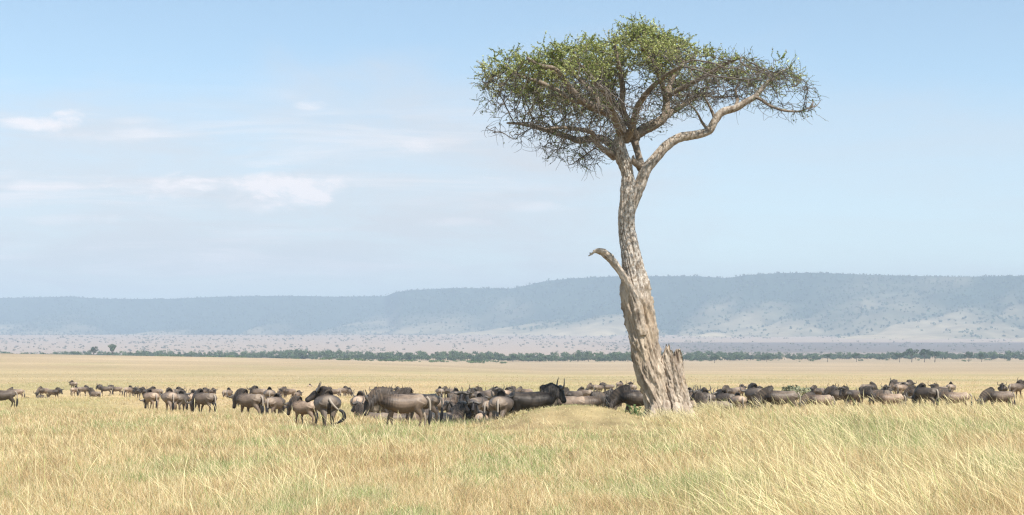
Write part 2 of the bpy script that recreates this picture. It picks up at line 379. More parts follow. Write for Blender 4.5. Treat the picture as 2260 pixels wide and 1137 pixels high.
HX = np.array(HX); HZ = np.array(HZ); RES = np.clip(HZ - base_z(HX[:, 0], HX[:, 1]), -1.3, 1.3)
def ground_z(X, Y):
    X = np.atleast_1d(np.asarray(X, float)); Y = np.atleast_1d(np.asarray(Y, float)); shp = X.shape
    X = X.ravel(); Y = Y.ravel(); z = base_z(X, Y)
    near = (Y > 38) & (Y < 320)
    if near.any():
        xs, ys = X[near], Y[near]; num = np.zeros(len(xs)); den = np.full(len(xs), .10)
        for (hx, hy), r in zip(HX, RES):
            sg = hy * .032
            w = np.exp(-(((xs - hx) / sg) ** 2 + ((ys - hy) / (sg * 1.15)) ** 2)); num += w * r; den += w
        z[near] += num / den * sstep(ys, 42, 49)
    z += .74 * np.exp(-(np.abs((X - 2.2) / 2.3) ** 2.6) - (np.abs((Y - 50.2) / 2.1) ** 2.2)) * (1 + .12 * (fbm(np.column_stack([X, Y]) * 1.4, 3, 5) - .5))   # the straw mound
    z += .20 * np.exp(-((X - 5.8) / 2.4) ** 2 - ((Y - 54.6) / 2.2) ** 2)
    z += np.where(Y < 60, .22 * (fbm(np.column_stack([X, Y]) * .22, 3, 9) - .5), 0) * sstep(Y, 10, 25) * (1 - sstep(Y, 45, 60))
    return z.reshape(shp)

# colour of the plain at a place (its own dry, green, burnt and pink patches)
def plain_color(X, Y):
    X = np.asarray(X, float); Y = np.asarray(Y, float); P = np.column_stack([X, Y])
    px = CX + F * X / np.maximum(Y, 5)
    straw = np.array([.54, .415, .235]); green = np.array([.42, .37, .18]); tan = np.array([.47, .37, .24]); pink = np.array([.47, .37, .29]); burnt = np.array([.16, .14, .13])
    k = fbm(P * np.array([.045, .02]), 4, 21); k2 = fbm(P * np.array([.012, .006]), 4, 31)
    c = straw + (green - straw) * sstep(k, .42, .7)[:, None] * .8
    band = sstep(Y, 200, 420) * (1 - sstep(Y, 420, 650))
    c = c + (np.array([.48, .395, .22]) - c) * (band * .6)[:, None]
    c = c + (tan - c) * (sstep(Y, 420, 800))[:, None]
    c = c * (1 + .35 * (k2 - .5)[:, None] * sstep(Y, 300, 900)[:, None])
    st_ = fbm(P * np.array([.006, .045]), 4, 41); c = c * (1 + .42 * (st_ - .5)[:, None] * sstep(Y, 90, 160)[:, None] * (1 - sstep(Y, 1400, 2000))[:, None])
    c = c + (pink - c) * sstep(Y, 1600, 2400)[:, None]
    b = sstep(Y, 2300, 2900) * (1 - sstep(Y, 3950, 4200)) * sstep(px + 300 * (fbm(P * .0012, 3, 4) - .5), 1250, 1550)
    b2 = sstep(Y, 1700, 1900) * (1 - sstep(Y, 2500, 3000)) * .7 * sstep(fbm(P * np.array([.001, .003]), 3, 8), .4, .6)
    c = c + (burnt - c) * (np.maximum(b, b2) * .85)[:, None]
    return c

def clear(X, Y, pad=0):
    """keep grass off the trunk; returns also how far on the cropped mound a point is"""
    r = ((X - 5.95) / .85) ** 2 + ((Y - 55.05) / .55) ** 2; md = np.maximum(np.exp(-(np.abs((X - 2.4) / 2.5) ** 3) - (np.abs((Y - 49.2) / 2.4) ** 3)), .62 * np.exp(-(np.abs((X - 1.3) / 4.2) ** 3) - (np.abs((Y - 47.8) / 3.6) ** 3))); return r > 1, md
rows = np.concatenate([[-300, -120, -50, -20, -5, 5, 12, 18], np.arange(22, 47, .5), np.arange(47, 62, .25), np.arange(62, 100, .6), 100 * (1.018 ** np.arange(0, 275))])
rows = rows[rows < 11500]; rows = np.append(rows, 11500)
ncol = 420
s = np.linspace(-1, 1, ncol)
XX = np.stack([s * max(70, 0.62 * y) for y in rows]); YY = np.repeat(rows[:, None], ncol, 1)
gv = np.column_stack([XX.ravel(), YY.ravel(), ground_z(XX, YY).ravel()])
a = np.arange(len(rows) - 1)[:, None] * ncol + np.arange(ncol - 1)[None, :]
gq = np.stack([a, a + 1, a + ncol + 1, a + ncol], -1).reshape(-1, 4)
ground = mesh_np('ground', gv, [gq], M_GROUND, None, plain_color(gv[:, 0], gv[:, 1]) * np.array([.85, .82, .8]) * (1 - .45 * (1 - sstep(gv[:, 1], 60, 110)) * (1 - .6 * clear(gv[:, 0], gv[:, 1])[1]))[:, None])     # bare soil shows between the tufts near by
tag(ground, 'wide savanna plain of dry straw-coloured grassland', None, None, 'structure')

# ---------------------------------------------------------------- escarpment
RPX = [-1400, -400, 0, 150, 240, 370, 480, 630, 740, 850, 870, 900, 1000, 1130, 1155, 1200, 1260, 1340, 1420, 1540, 1605, 1650, 1720, 1800, 1900, 2000, 2130, 2260, 2700, 3600]
RPY = [664, 660, 658, 655, 660, 660, 655, 653, 655, 654, 646, 641, 636, 637, 632, 621, 615, 611, 610, 610, 614, 607, 603, 602, 606, 609, 611, 609, 604, 612]
ns, ntt = 900, 90
ps = np.linspace(-1300, 3500, ns); tt = np.linspace(0, 1, ntt)
foot_d = np.interp(ps, [-1400, 0, 850, 880, 1500, 2300, 3600], [7300, 7000, 6600, 6100, 5000, 4100, 3900])
run = np.interp(ps, [-1400, 0, 850, 1400, 2260, 3600], [1600, 1600, 1700, 1700, 1700, 1700])
ry = np.interp(ps, RPX, RPY)
PS, TT = np.meshgrid(ps, tt)
FD = np.repeat(foot_d[None], ntt, 0); RN = np.repeat(run[None], ntt, 0)
HYY = FD + RN * TT * 1.0
zr = EYE + (HY - ry) / F * (foot_d + run)
zf = ground_z((ps - CX) / F * foot_d, foot_d) - 3.0
along = PS / 2260.0
g1 = fbm(np.column_stack([(along.ravel() * 9 - TT.ravel() * .9), TT.ravel() * .9]), 4, 77).reshape(PS.shape)
gul = 1 - np.abs(g1 * 2 - 1) * 2.2
g2 = fbm(np.column_stack([(along.ravel() * 30 - TT.ravel() * 2.0), TT.ravel() * 2]), 4, 55).reshape(PS.shape)
sh = (.30 * TT + .70 * TT ** 2.3)
Zh = zf[None] + (zr - zf)[None] * sh
env = np.sin(np.pi * np.clip(TT, 0, 1)) ** .8
Zh = Zh - env * (np.clip(gul, 0, 1) ** 2 * 105 + (g2 - .5) * 40) * (.35 + .65 * TT)
HXX = (PS - CX) / F * HYY
HYY = HYY - env * (g1 - .5) * 420
hv = np.column_stack([HXX.ravel(), HYY.ravel(), Zh.ravel()])
plat = np.column_stack([(ps - CX) / F * (foot_d + run + 2200), foot_d + run + 2200, zr - 12])
hv = np.vstack([hv, plat])
a = np.arange(ntt)[:, None] * ns + np.arange(ns - 1)[None, :]
hq = np.stack([a, a + 1, a + ns + 1, a + ns], -1).reshape(-1, 4)
tth = np.concatenate([TT.ravel(), np.ones(ns)])
fo = fbm(hv[:, :2] * .0045, 4, 3); fo2 = fbm(hv[:, :2] * .0013, 3, 13)
wood = sstep(tth + (fo2 - .5) * .5 + (fo - .5) * .6 + .25 * sstep(CX + F * hv[:, 0] / hv[:, 1], 1500, 300) - .12 * sstep(CX + F * hv[:, 0] / hv[:, 1], 1500, 2300) + .38 * np.concatenate([np.clip(gul, 0, 1).ravel() ** 3, np.zeros(ns)]), .08, .95)
hc = np.array([.44, .35, .23]) + (np.array([.045, .065, .042]) - np.array([.44, .35, .23])) * wood[:, None]
hills = mesh_np('hills', hv, [hq], M_GROUND, None, hc)
M_HILL = mat_attr('hill scrub', .95, .05, 0, .011)
hills.data.materials[0] = M_HILL
tag(hills, 'long wooded escarpment across the horizon', None, None, 'structure')

# leaf-cloud blobs: many small faces spread through an ellipsoid
def leafcloud(C, Rd, n, size, col, rng, jit=.25, flat=1.0):
    """C (m,3) centres, Rd (m,3) radii: n triangles each"""
    C = np.repeat(C, n, 0); Rr = np.repeat(Rd, n, 0)
    d = rng.normal(size=(len(C), 3)); d /= np.linalg.norm(d, axis=1)[:, None]
    q = C + d * Rr * (rng.uniform(.55, 1.0, len(C))[:, None])
    nrm = d + rng.normal(size=d.shape) * .6; nrm /= np.linalg.norm(nrm, axis=1)[:, None]
    t = np.cross(nrm, rng.normal(size=d.shape)); t /= np.linalg.norm(t, axis=1)[:, None]; b = np.cross(nrm, t)
    sz = (np.repeat(size, n) if np.ndim(size) else np.full(len(C), size)) * rng.uniform(.6, 1.3, len(C))
    V = np.stack([q + t * sz[:, None], q + (-.5 * t + .8 * b) * sz[:, None], q + (-.5 * t - .8 * b) * sz[:, None]], 1).reshape(-1, 3)
    T = np.arange(len(V)).reshape(-1, 3)
    cc = np.repeat(np.repeat(col, n, 0) if np.ndim(col) == 2 else np.tile(col, (len(C), 1)), 3, 0) * np.repeat(rng.uniform(1 - jit, 1 + jit, len(C)), 3)[:, None]
    return V, T, cc

# scrub and wood on the escarpment: far too many to count
idx = RNG.choice(len(tth) - ns, 20000, p=(wood[:-ns] ** 2 + .002) / (wood[:-ns] ** 2 + .002).sum())
ridge = np.arange((ntt - 1) * ns, ntt * ns); ridge = np.concatenate([ridge, ridge])
idx = np.concatenate([idx, ridge])
C = hv[idx] + np.column_stack([RNG.normal(0, 14, len(idx)), RNG.normal(0, 14, len(idx)), np.zeros(len(idx))])
rad = RNG.uniform(2.4, 5.6, len(idx)); rad[-len(ridge):] *= RNG.uniform(.15, .75, len(ridge))
C[:, 2] += rad * .5
V, T, cc = leafcloud(C, np.column_stack([rad * 1.2, rad * 1.2, rad]), 9, rad * .9, np.tile([.085, .11, .060], (len(C), 1)) * RNG.uniform(.7, 1.6, len(C))[:, None], RNG)
o = mesh_np('wooded_slope', V, [T], M_FARLEAF, None, cc, False)
tag(o, 'hazy bush and wood covering the escarpment slope', 'woodland', None, 'stuff')
# specks of bush on the pale plain below it
n = 5200
d = RNG.uniform(2300, 6300, n) ** 1; px = RNG.uniform(-500, 2760, n); X = (px - CX) / F * d
keep = fbm(np.column_stack([X, d]) * np.array([.004, .0022]), 3, 66) + RNG.uniform(-.2, .2, n) > .47
X, d = X[keep], d[keep]; rad = RNG.uniform(1.2, 3.2, len(X)) * (.5 + d / 7000)
C = np.column_stack([X, d, ground_z(X, d) + rad * .5])
V, T, cc = leafcloud(C, np.column_stack([rad * 1.4, rad * 1.4, rad * .8]), 12, rad * .7, np.array([.20, .19, .14]), RNG)
o = mesh_np('scattered_scrub', V, [T], M_FARLEAF, None, cc, False)
tag(o, 'small dark bushes dotting the pale plain below the escarpment', 'bushes', None, 'stuff')

# ---------------------------------------------------------------- line of trees along the river, one far-off mass
def far_trees(specs, rng, dens=1.0):
    """specs rows: x, y, z, height, spread -> trunks and crowns as arrays"""
    mb = MB(); Cs = []; Rs = []; cs = []
    for x, y, z, h, w, tone in specs:
        base = np.array([x, y, z]); lean = rng.normal(0, .06 * h)
        mb.tube(np.array([base + [0, 0, -.5], base + [lean * .4, 0, h * .3], base + [lean, 0, h * .62]]), [.035 * h, .025 * h, .012 * h], 5, False, (.16, .13, .10))
        k = rng.integers(4, 8)
        for _ in range(k):
            o_ = rng.uniform(-1, 1, 3) * [w * .55, w * .55, .16 * h]
            Cs.append(base + [lean, 0, h * .66] + o_); r = rng.uniform(.26, .42) * w
            Rs.append([r, r, min(r * .8, h * .26)]); cs.append(np.array([.105, .14, .065]) * tone * rng.uniform(.75, 1.35))
    Cs = np.array(Cs); Rs = np.array(Rs); cs = np.array(cs)
    V, T, cc = leafcloud(Cs, Rs, int(46 * dens), Rs[:, 0] * .34, cs, rng)
    mb.add(V, (), T, cc); return mb
specs = []
for i in range(900):
    px = RNG.uniform(-600, 2860); d = 1500 + RNG.uniform(0, 330) + 120 * math.sin(px / 260.)
    h = RNG.uniform(6.2, 11.0) * float(np.interp(px, [-600, 0, 500, 700, 1500, 2260], [.80, .80, .9, 1, .94, .9])) * (1 + .22 * (fbm(np.array([[px / 90., 3.]]), 2, 2)[0] - .5) * 2)
    X = (px - CX) / F * d; specs.append((X, d, float(ground_z(X, d)[0]), h, RNG.uniform(.6, 1.05) * h * .72, 1.0))
for i in range(1100):   # lower thicket filling the foot of the line
    px = RNG.uniform(-600, 2860); d = 1495 + RNG.uniform(0, 260) + 120 * math.sin(px / 260.)
    h = RNG.uniform(3.5, 6.5); X = (px - CX) / F * d; specs.append((X, d, float(ground_z(X, d)[0]) - .8, h, h * 1.3, .8))
o = far_trees(specs, RNG, .8).build('far_woodland', M_FARLEAF, None, False)
tag(o, 'dark green belt of trees along the far side of the plain', 'woodland', None, 'stuff')
# loose scrub along the near rim of the plain
rim = []
for (x0, x1, yy, dd, n_) in ((-40, 560, 780, 1000, 120), (640, 1130, 793, 1100, 26), (700, 960, 794, 1050, 24), (1000, 1110, 797, 1250, 16), (1130, 2280, 793, 1440, 40)):
    for _ in range(n_):
        px = RNG.uniform(x0, x1); d = dd * RNG.uniform(.96, 1.1); X = (px - CX) / F * d
        if x1 < 600: d = 1150 * RNG.uniform(.98, 1.1); X = (px - CX) / F * d
        h = RNG.uniform(.9, 2.4) * (1.5 if x1 < 600 else 1); rim.append((X, d, float(ground_z(X, d)[0]) - .3, h, h * 1.7, RNG.uniform(.9, 1.5)))
o = far_trees(rim, RNG, .5).build('rim_scrub', M_FARLEAF, None, False)
tag(o, 'low green scrub thinly scattered where the gold plain ends', 'scrub', None, 'stuff')

# single far trees one can tell apart
def lone_tree(px, d, h, w, label, name='distant_tree', bush=False, tone=1.0, group='trees standing out on the far plain', sink=0.0):
    X = (px - CX) / F * d; z = float(ground_z(X, d)[0]) - sink; root = empty(name, (X, d, z)); rng = np.random.default_rng(int(px) * 7 + 1)
    tag(root, label, 'bush' if bush else 'tree', group)
    tr = MB()
    if bush:
        for k in range(7):
            a_ = rng.uniform(0, 6.28); e = np.array([math.cos(a_) * w * .35, math.sin(a_) * w * .35, h * .7])
            tr.tube(np.array([[0, 0, -.1], e * [.4, .4, .5], e]), [.02 * h, .014 * h, .006 * h], 5, False, (.2, .16, .12))
    else:
        tr.tube(np.array([[0, 0, -.4], [.03 * h, 0, .25 * h], [-.01 * h, 0, .5 * h]]), [.04 * h, .03 * h, .022 * h], 7, False, (.17, .14, .11))
        for k in range(5):
            a_ = k * 1.256 + rng.uniform(-.4, .4); e = np.array([math.cos(a_) * w * .33, math.sin(a_) * w * .33, h * .74])
            tr.tube(np.array([[0, 0, .38 * h], e * [.5, .5, .8], e]), [.02 * h, .013 * h, .008 * h], 5, False, (.17, .14, .11))
    tr.build('trunk' if not bush else 'stems', M_TWIG, root)
    n_ = 9; a_ = rng.uniform(0, 6.28, n_); rr = w * .42 * np.sqrt(rng.uniform(0, 1, n_))
    zc = h * (.5 if bush else .74)
    C = np.column_stack([np.cos(a_) * rr, np.sin(a_) * rr, zc + rng.uniform(-.12, .14, n_) * h]); r_ = rng.uniform(.17, .28, n_) * w
    V, T, cc = leafcloud(C, np.column_stack([r_, r_, np.minimum(r_ * .8, h * (.34 if bush else .16))]), 70, r_ * .26, np.tile(np.array([.065, .095, .04]) * np.array(tone), (n_, 1)) * rng.uniform(.7, 1.3, n_)[:, None], rng)
    mesh_np('crown', V, [T], M_FARLEAF, root, cc, False)
    return root
lone_tree(207, 1450, 14.5, 8.5, 'round dark tree rising above the left treeline, left one of two')
lone_tree(248, 1450, 16.5, 9.5, 'taller paler tree rising above the left treeline, right one of two', tone=1.3)
lone_tree(1577, 1250, 6.6, 8.0, 'small umbrella-shaped tree alone in front of the woodland, right of the big tree')
lone_tree(1692, 1380, 6.5, 5.5, 'thin tree at the woodland foot, between the umbrella-shaped tree and the clump')
lone_tree(1826, 1350, 8.0, 7.0, 'single dark tree before the woodland, next left of the big clump')
lone_tree(1890, 1400, 8.5, 7.0, 'rounded tree touching the left end of the big clump')
for px, h in ((1985, 9.5), (2012, 12.5), (2040, 12.0), (2063, 10.5)):
    lone_tree(px, 1330, h, 11.0, {1985: 'leftmost tree of the dark clump standing before the woodland', 2012: 'second and tallest tree of the dark clump before the woodland', 2040: 'third tree of the dark clump before the woodland', 2063: 'rightmost tree of the dark clump standing before the woodland'}[px], group='dark clump of trees on the right')
lone_tree(2138, 1360, 10.0, 8.0, 'open-crowned tree right of the dark clump, left one of two')
lone_tree(2166, 1370, 8.5, 7.0, 'smaller open-crowned tree right of the dark clump, right one of two')
lone_tree(1048, 1180, 3.6, 7.5, 'dark low bush where the gold plain meets the woodland', 'distant_bush', True, 1.0, 'bushes on the far rim of the plain')
lone_tree(868, 1120, 2.4, 9.0, 'broad green bush at the plain rim, left of the darker low bush', 'distant_bush', True, 1.4, 'bushes on the far rim of the plain')
o = lone_tree(1764, 112, 1.6, 2.2, 'low round green shrub in the gap between grazing wildebeest', 'shrub', True, (3.8, 2.7, 4.0), None)

# ---------------------------------------------------------------- wildebeest
def coat_material():
    m, n, l, b = newmat('wildebeest coat', .55, .35)
    oi = n.new('ShaderNodeObjectInfo'); c = mmix(n, l, 1.0, attr(n), oi.outputs['Color'], 'MULTIPLY')
    c = mmix(n, l, 1.0, c, mmix(n, l, mrange(n, l, mnoise(n, l, 9, 4), .3, .7), (.78, .78, .80), (1.22, 1.2, 1.16)), 'MULTIPLY')
    l.new(c, b.inputs['Base Color']); mbump(n, l, mnoise(n, l, 40, 3, .6, 'Object', (1, 1, .3)), b, .3, .01); return m
M_COAT = coat_material()
M_HAIR = mat_attr('black hair', .6, .3)
M_HORN = mat_attr('horn', .4, .4)
POSES = {  # poll of the head, muzzle, drop of the trunk
 'level': ((.98, 0, 1.10), (1.18, 0, .67), 0), 'up': ((.92, 0, 1.24), (1.13, 0, .84), 0), 'high': ((.84, 0, 1.43), (1.10, 0, 1.08), 0), 'half': ((1.10, 0, .98), (1.24, 0, .50), 0),
 'graze': ((1.10, 0, .60), (1.18, 0, .10), 0), 'left': ((.84, .32, 1.24), (.84, .72, .98), 0), 'right': ((.84, -.32, 1.24), (.84, -.72, .98), 0),
 'lie': ((.86, 0, .98), (1.16, 0, .70), -.52), 'rest': ((1.02, 0, .50), (1.30, 0, .22), -.55)}
def make_proto(pose, var=0):
    P, M, dz = POSES[pose]; P = np.array(P, float); M = np.array(M, float); rng = np.random.default_rng(len(pose) * 31 + var)
    dzv = np.array([0, 0, dz]); mb = MB()
    tor = np.array([[-.76, 1.02, .06, .08], [-.71, .99, .18, .22], [-.58, .965, .235, .285], [-.38, .915, .26, .345], [-.15, .88, .30, .385], [.10, .875, .32, .435],
                    [.30, .915, .29, .46], [.44, .93, .27, .465], [.56, .93, .225, .40], [.67, .91, .13, .26], [.72, .88, .05, .10]])
    tp = spline(tor, 26); mb.tube(np.column_stack([tp[:, 0], tp[:, 0] * 0, tp[:, 1]]) + dzv, tp[:, [3, 2]][:, ::-1], 20)
    S = np.array([.46, 0, 1.05]) + dzv
    mid = (S + P) / 2 + np.array([.02, (P[1] - S[1]) * -.1, .03 if pose in ('level', 'up', 'high', 'lie', 'left', 'right') else .10])
    nk = spline(np.array([[*S, .22, .36], [*mid, .15, .29], [*(P + [0, 0, -.04]), .10, .17]]), 12)
    def etube(pts, ry, rz, segs=16):   # cross sections wide in y, deep in the plane of travel
        T = np.gradient(pts, axis=0); T /= np.linalg.norm(T, axis=1)[:, None]
        side = np.cross(np.array([0, 0, 1.0]), T); side /= np.linalg.norm(side, axis=1)[:, None] + 1e-9
        up = np.cross(T, side); th = np.linspace(0, 2 * np.pi, segs, endpoint=False); m = len(pts)
        V = pts[:, None] + side[:, None] * (np.cos(th)[None, :, None] * ry[:, None, None]) + up[:, None] * (np.sin(th)[None, :, None] * rz[:, None, None])
        V = V.reshape(-1, 3); i = np.arange(m - 1)[:, None] * segs; j = np.arange(segs)[None]; k = (j + 1) % segs
        Q = np.stack([i + j, i + k, i + segs + k, i + segs + j], -1).reshape(-1, 4)
        V = np.vstack([V, pts[0], pts[-1]]); jj = np.arange(segs); kk = (jj + 1) % segs
        Tt = np.vstack([np.stack([np.full(segs, m * segs), kk, jj], 1), np.stack([np.full(segs, m * segs + 1), (m - 1) * segs + jj, (m - 1) * segs + kk], 1)])
        mb.add(V, Q, Tt)
    etube(nk[:, :3], nk[:, 3], nk[:, 4])
    f = (M - P) / np.linalg.norm(M - P); side = np.cross([0, 0, 1.0], f); side /= np.linalg.norm(side); u_ = np.cross(f, side)
    L_ = np.linalg.norm(M - P)
    hd = np.array([[-.06, .05, .06], [.02, .105, .135], [.15, .115, .155], [.35, .09, .135], [.60, .072, .105], [.82, .085, .095], [.95, .08, .08], [1.02, .03, .03]])
    hp = np.array([P + f * L_ * t for t in hd[:, 0]]) - u_ * .02
    etube(hp, hd[:, 1], hd[:, 2], 14)
    legs = []
    if dz == 0:
        w = [(.04, -.05), (-.05, .06), (.05, -.08)][var % 3]
        for sy, a in ((1, w[0]), (-1, w[1])):
            legs.append(spline([[.40, sy * .15, .95, .19], [.36, sy * .16, .68, .105], [.41 + a, sy * .13, .40, .05], [.42 + a * 2, sy * .125, .12, .030], [.45 + a * 2, sy * .125, .02, .048], [.46 + a * 2, sy * .125, -.04, .05]], 16))
        for sy, a in ((1, w[1]), (-1, w[0])):
            legs.append(spline([[-.54, sy * .11, .93, .235], [-.50 + a * .3, sy * .15, .72, .145], [-.66 + a, sy * .13, .46, .056], [-.62 + a * 1.8, sy * .12, .12, .033], [-.58 + a * 1.8, sy * .12, .02, .05], [-.57 + a * 1.8, sy * .12, -.04, .05]], 16))
    else:
        for sy in (1, -1):
            legs.append(spline([[.45, sy * .15, .35, .10], [.62, sy * .17, .16, .06], [.86, sy * .16, .10, .045], [.62, sy * .22, .05, .032], [.52, sy * .22, .04, .04]], 12))
            legs.append(spline([[-.50, sy * .17, .38, .18], [-.18, sy * .28, .24, .11], [-.55, sy * .31, .10, .05], [-.25, sy * .33, .05, .034], [-.16, sy * .33, .04, .045]], 12))
    for lg in legs: mb.tube(lg[:, :3], lg[:, 3], 10)
    for sy in (1, -1):   # ears droop sideways
        e0 = P + side * sy * .07 + f * .02 + u_ * .02; e1 = e0 + side * sy * .20 - u_ * .02 - f * .03 + np.array([0, 0, -.03])
        mb.tube(np.array([e0, (e0 + e1) / 2 + [0, 0, .01], e1]), np.array([[.03, .022], [.05, .022], [.015, .012]]), 8)
    tmp = mb.build('tmp_body'); md = tmp.modifiers.new('r', 'REMESH'); md.mode = 'VOXEL'; md.voxel_size = .021; md.use_smooth_shade = True
    sm = tmp.modifiers.new('s', 'SMOOTH'); sm.factor = .5; sm.iterations = 3
    dg = bpy.context.evaluated_depsgraph_get(); me = bpy.data.meshes.new_from_object(tmp.evaluated_get(dg)); bpy.data.objects.remove(tmp)
    me.name = 'wildebeest_body'; nv = len(me.vertices); co = np.empty(nv * 3, np.float32); me.vertices.foreach_get('co', co); co = co.reshape(-1, 3).astype(float)
    me.polygons.foreach_set('use_smooth', np.ones(len(me.polygons), bool))
    # coat: grey-brown trunk, dark brindle stripes over neck and shoulder, dark face, pale rump
    def dseg(A, B):
        ab = B - A; t = np.clip(((co - A) @ ab) / (ab @ ab), 0, 1); return np.linalg.norm(co - (A + t[:, None] * ab), axis=1), t
    dH, tH = dseg(P, M); dN, tN = dseg(S + [.15, 0, .05], P)
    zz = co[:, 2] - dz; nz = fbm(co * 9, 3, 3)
    c = np.tile([.195, .145, .108], (nv, 1)); c *= (1 + .35 * (nz - .5))[:, None]
    rump = sstep(-co[:, 0], .25, .70) * sstep(zz, .80, 1.15); c += (np.array([.41, .32, .24]) - c) * (rump * .75)[:, None]
    sadd = sstep(zz, 1.0, 1.25) * sstep(-co[:, 0], -.2, .2); c += (np.array([.33, .255, .19]) - c) * (sadd * .5)[:, None]
    strp = (np.sin(co[:, 0] * 74 + 7.0 * (nz - .5) + co[:, 2] * 4) * .5 + .5) * sstep(fbm(co * 5, 2, 8), .25, .6)
    inst = sstep(co[:, 0], -.05, .15) * sstep(zz, .72, .9); c *= (1 - inst * .62 * strp)[:, None]
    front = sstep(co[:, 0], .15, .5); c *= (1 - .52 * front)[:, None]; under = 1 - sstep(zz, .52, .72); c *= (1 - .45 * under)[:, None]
    neck = (dN < .30) & (dH > .16) & (co[:, 0] > .5); ns_ = np.sin(tN * 34 + 2 * nz) * .5 + .5
    c[neck] = (np.array([.17, .125, .09]) * (1 - .6 * ns_[neck])[:, None])
    hm = (dH < .19) & (co[:, 0] > .6); fc = (co - P) @ u_
    hc_ = np.array([.11, .085, .07]) + (np.array([.035, .028, .026]) - np.array([.11, .085, .07])) * np.maximum(sstep(fc, .0, .06), sstep(tH, .75, .9))[:, None]
    c[hm] = hc_[hm]
    leg = (zz < .62) if dz == 0 else (co[:, 2] < .12)
    lc = np.array([.20, .145, .105]) + (np.array([.09, .07, .055]) - np.array([.20, .145, .105])) * (1 - sstep(zz, .0, .5))[:, None]
    c = np.where((leg & ~hm)[:, None], lc, c)
    hoof = (co[:, 2] < .06) & (dz == 0); c[hoof] = (.03, .026, .024)
    back = (co[:, 0] < -.60) & (np.abs(co[:, 1]) < .16) & (zz < .95); inner = back & (np.abs(co[:, 1]) < .055); c[inner] = (.06, .045, .04)
    edge = back & (np.abs(co[:, 1]) > .055) & (np.abs(co[:, 1]) < .10); c[edge] = (.38, .31, .24)
    for sy in (1, -1):
        ep = P + f * L_ * .26 + side * sy * .095 + u_ * .05; c[np.linalg.norm(co - ep, axis=1) < .032] = (.01, .008, .008)
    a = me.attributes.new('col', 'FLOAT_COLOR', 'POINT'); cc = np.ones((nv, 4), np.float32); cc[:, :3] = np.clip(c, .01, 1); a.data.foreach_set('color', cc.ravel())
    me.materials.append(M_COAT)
    parts = [('body', me)]
    hup = u_ * .55 - f * .78; hup /= np.linalg.norm(hup); fw = np.cross(side, hup)
    for sy in (1, -1):
        h = MB(); pts = [(.03, .08, .07), (.13, .07, .062), (.25, .03, .045), (.36, .05, .034), (.41, .16, .025), (.385, .29, .017), (.32, .38, .006)]
        pp = spline(np.array([[*(P + f * .02 + u_ * .04 + side * sy * x + hup * (y + .01) - fw * .02), r] for x, y, r in pts]), 20)
        h.tube(pp[:, :3], pp[:, 3], 8, True, (.10, .085, .07)); parts.append(('horn', h.build('horn', M_HORN, None, True, False)))
    mn = MB()                                           # mane: strands laid over the crest, combed down both sides
    crest = spline(np.vstack([P + u_ * .06 - f * .05, (mid + P) / 2 + np.array([-.02, 0, .17]), mid + np.array([-.04, 0, .27]), S + np.array([.04, 0, .33]), S + np.array([-.10, 0, .33])]), 60)
    V = []; T = []
    for i in range(460):
        b_ = crest[rng.integers(0, 60)] + rng.normal(0, .014, 3); sy = rng.choice([-1, 1]); ln = rng.uniform(.10, .42)
        tip = b_ + np.array([rng.normal(-.03, .03), sy * (.07 + ln * .25), -ln]); wv = np.array([rng.uniform(.006, .013), 0, .0])
        pk = (b_ + tip) / 2 + np.array([0, sy * .06, .03]); n0 = len(V); V += [b_ - wv, b_ + wv + [0, 0, .02], pk - wv, pk + wv, tip]; T += [(n0, n0 + 1, n0 + 2), (n0 + 1, n0 + 3, n0 + 2), (n0 + 2, n0 + 3, n0 + 4)]
    mn.add(V, (), T, np.repeat(np.array([.05, .04, .033])[None] * rng.uniform(.5, 2.4, 460)[:, None], 5, 0)); parts.append(('mane', mn.build('mane', M_HAIR, None, True, False)))
    bd = MB(); V = []; T = []                           # beard under throat and neck
    for i in range(150):
        t = rng.uniform(0, 1); b_ = (P + f * .12) * (1 - t) + (S + np.array([.12, 0, -.05])) * t
        dwn = -u_ * .12 if t < .3 else np.array([0, 0, -.16]); b_ = b_ + dwn * (1 if t < .3 else .9) + rng.normal(0, .02, 3); ln = rng.uniform(.10, .24) * (1 - .3 * t)
        w_ = np.array([.016, rng.uniform(-.01, .01), 0]); n0 = len(V); V += [b_ - w_, b_ + w_, b_ + np.array([rng.normal(-.02, .02), rng.normal(0, .02), -ln])]; T.append((n0, n0 + 1, n0 + 2))
    bd.add(V, (), T, (.27, .21, .15)); parts.append(('beard', bd.build('beard', M_HAIR, None, True, False)))
    tl = MB()
    if dz: tpts = [(-.78, 0, 1.08 + dz), (-.90, .05, .85 + dz), (-.92, .12, .66 + dz)]; tf = [(-.92, .12, .66 + dz), (-.90, .20, .60 + dz), (-.75, .3, .56 + dz)]
    elif pose == 'left': tpts = [(-.78, 0, 1.10), (-.88, -.08, .96), (-.90, -.22, .80), (-.90, -.30, .74)]; tf = [(-.90, -.28, .75), (-.90, -.44, .66), (-.88, -.48, .48), (-.86, -.36, .36), (-.84, -.22, .30)]
    else: tpts = [(-.77, 0, 1.10), (-.86, 0, .98), (-.885, .0, .78), (-.88, 0, .62)]; tf = [(-.88, 0, .68), (-.885, .01, .52), (-.87, .02, .34), (-.84, .03, .18)]
    q = spline(np.array(tpts), 10); tl.tube(q, np.linspace(.045, .028, 10), 8, True, (.36, .30, .24)); q2 = spline(np.array(tf), 14)
    tl.tube(q2, .018 + .045 * np.sin(np.linspace(.25, 3.0, 14)), 8, True, (.022, .02, .02))
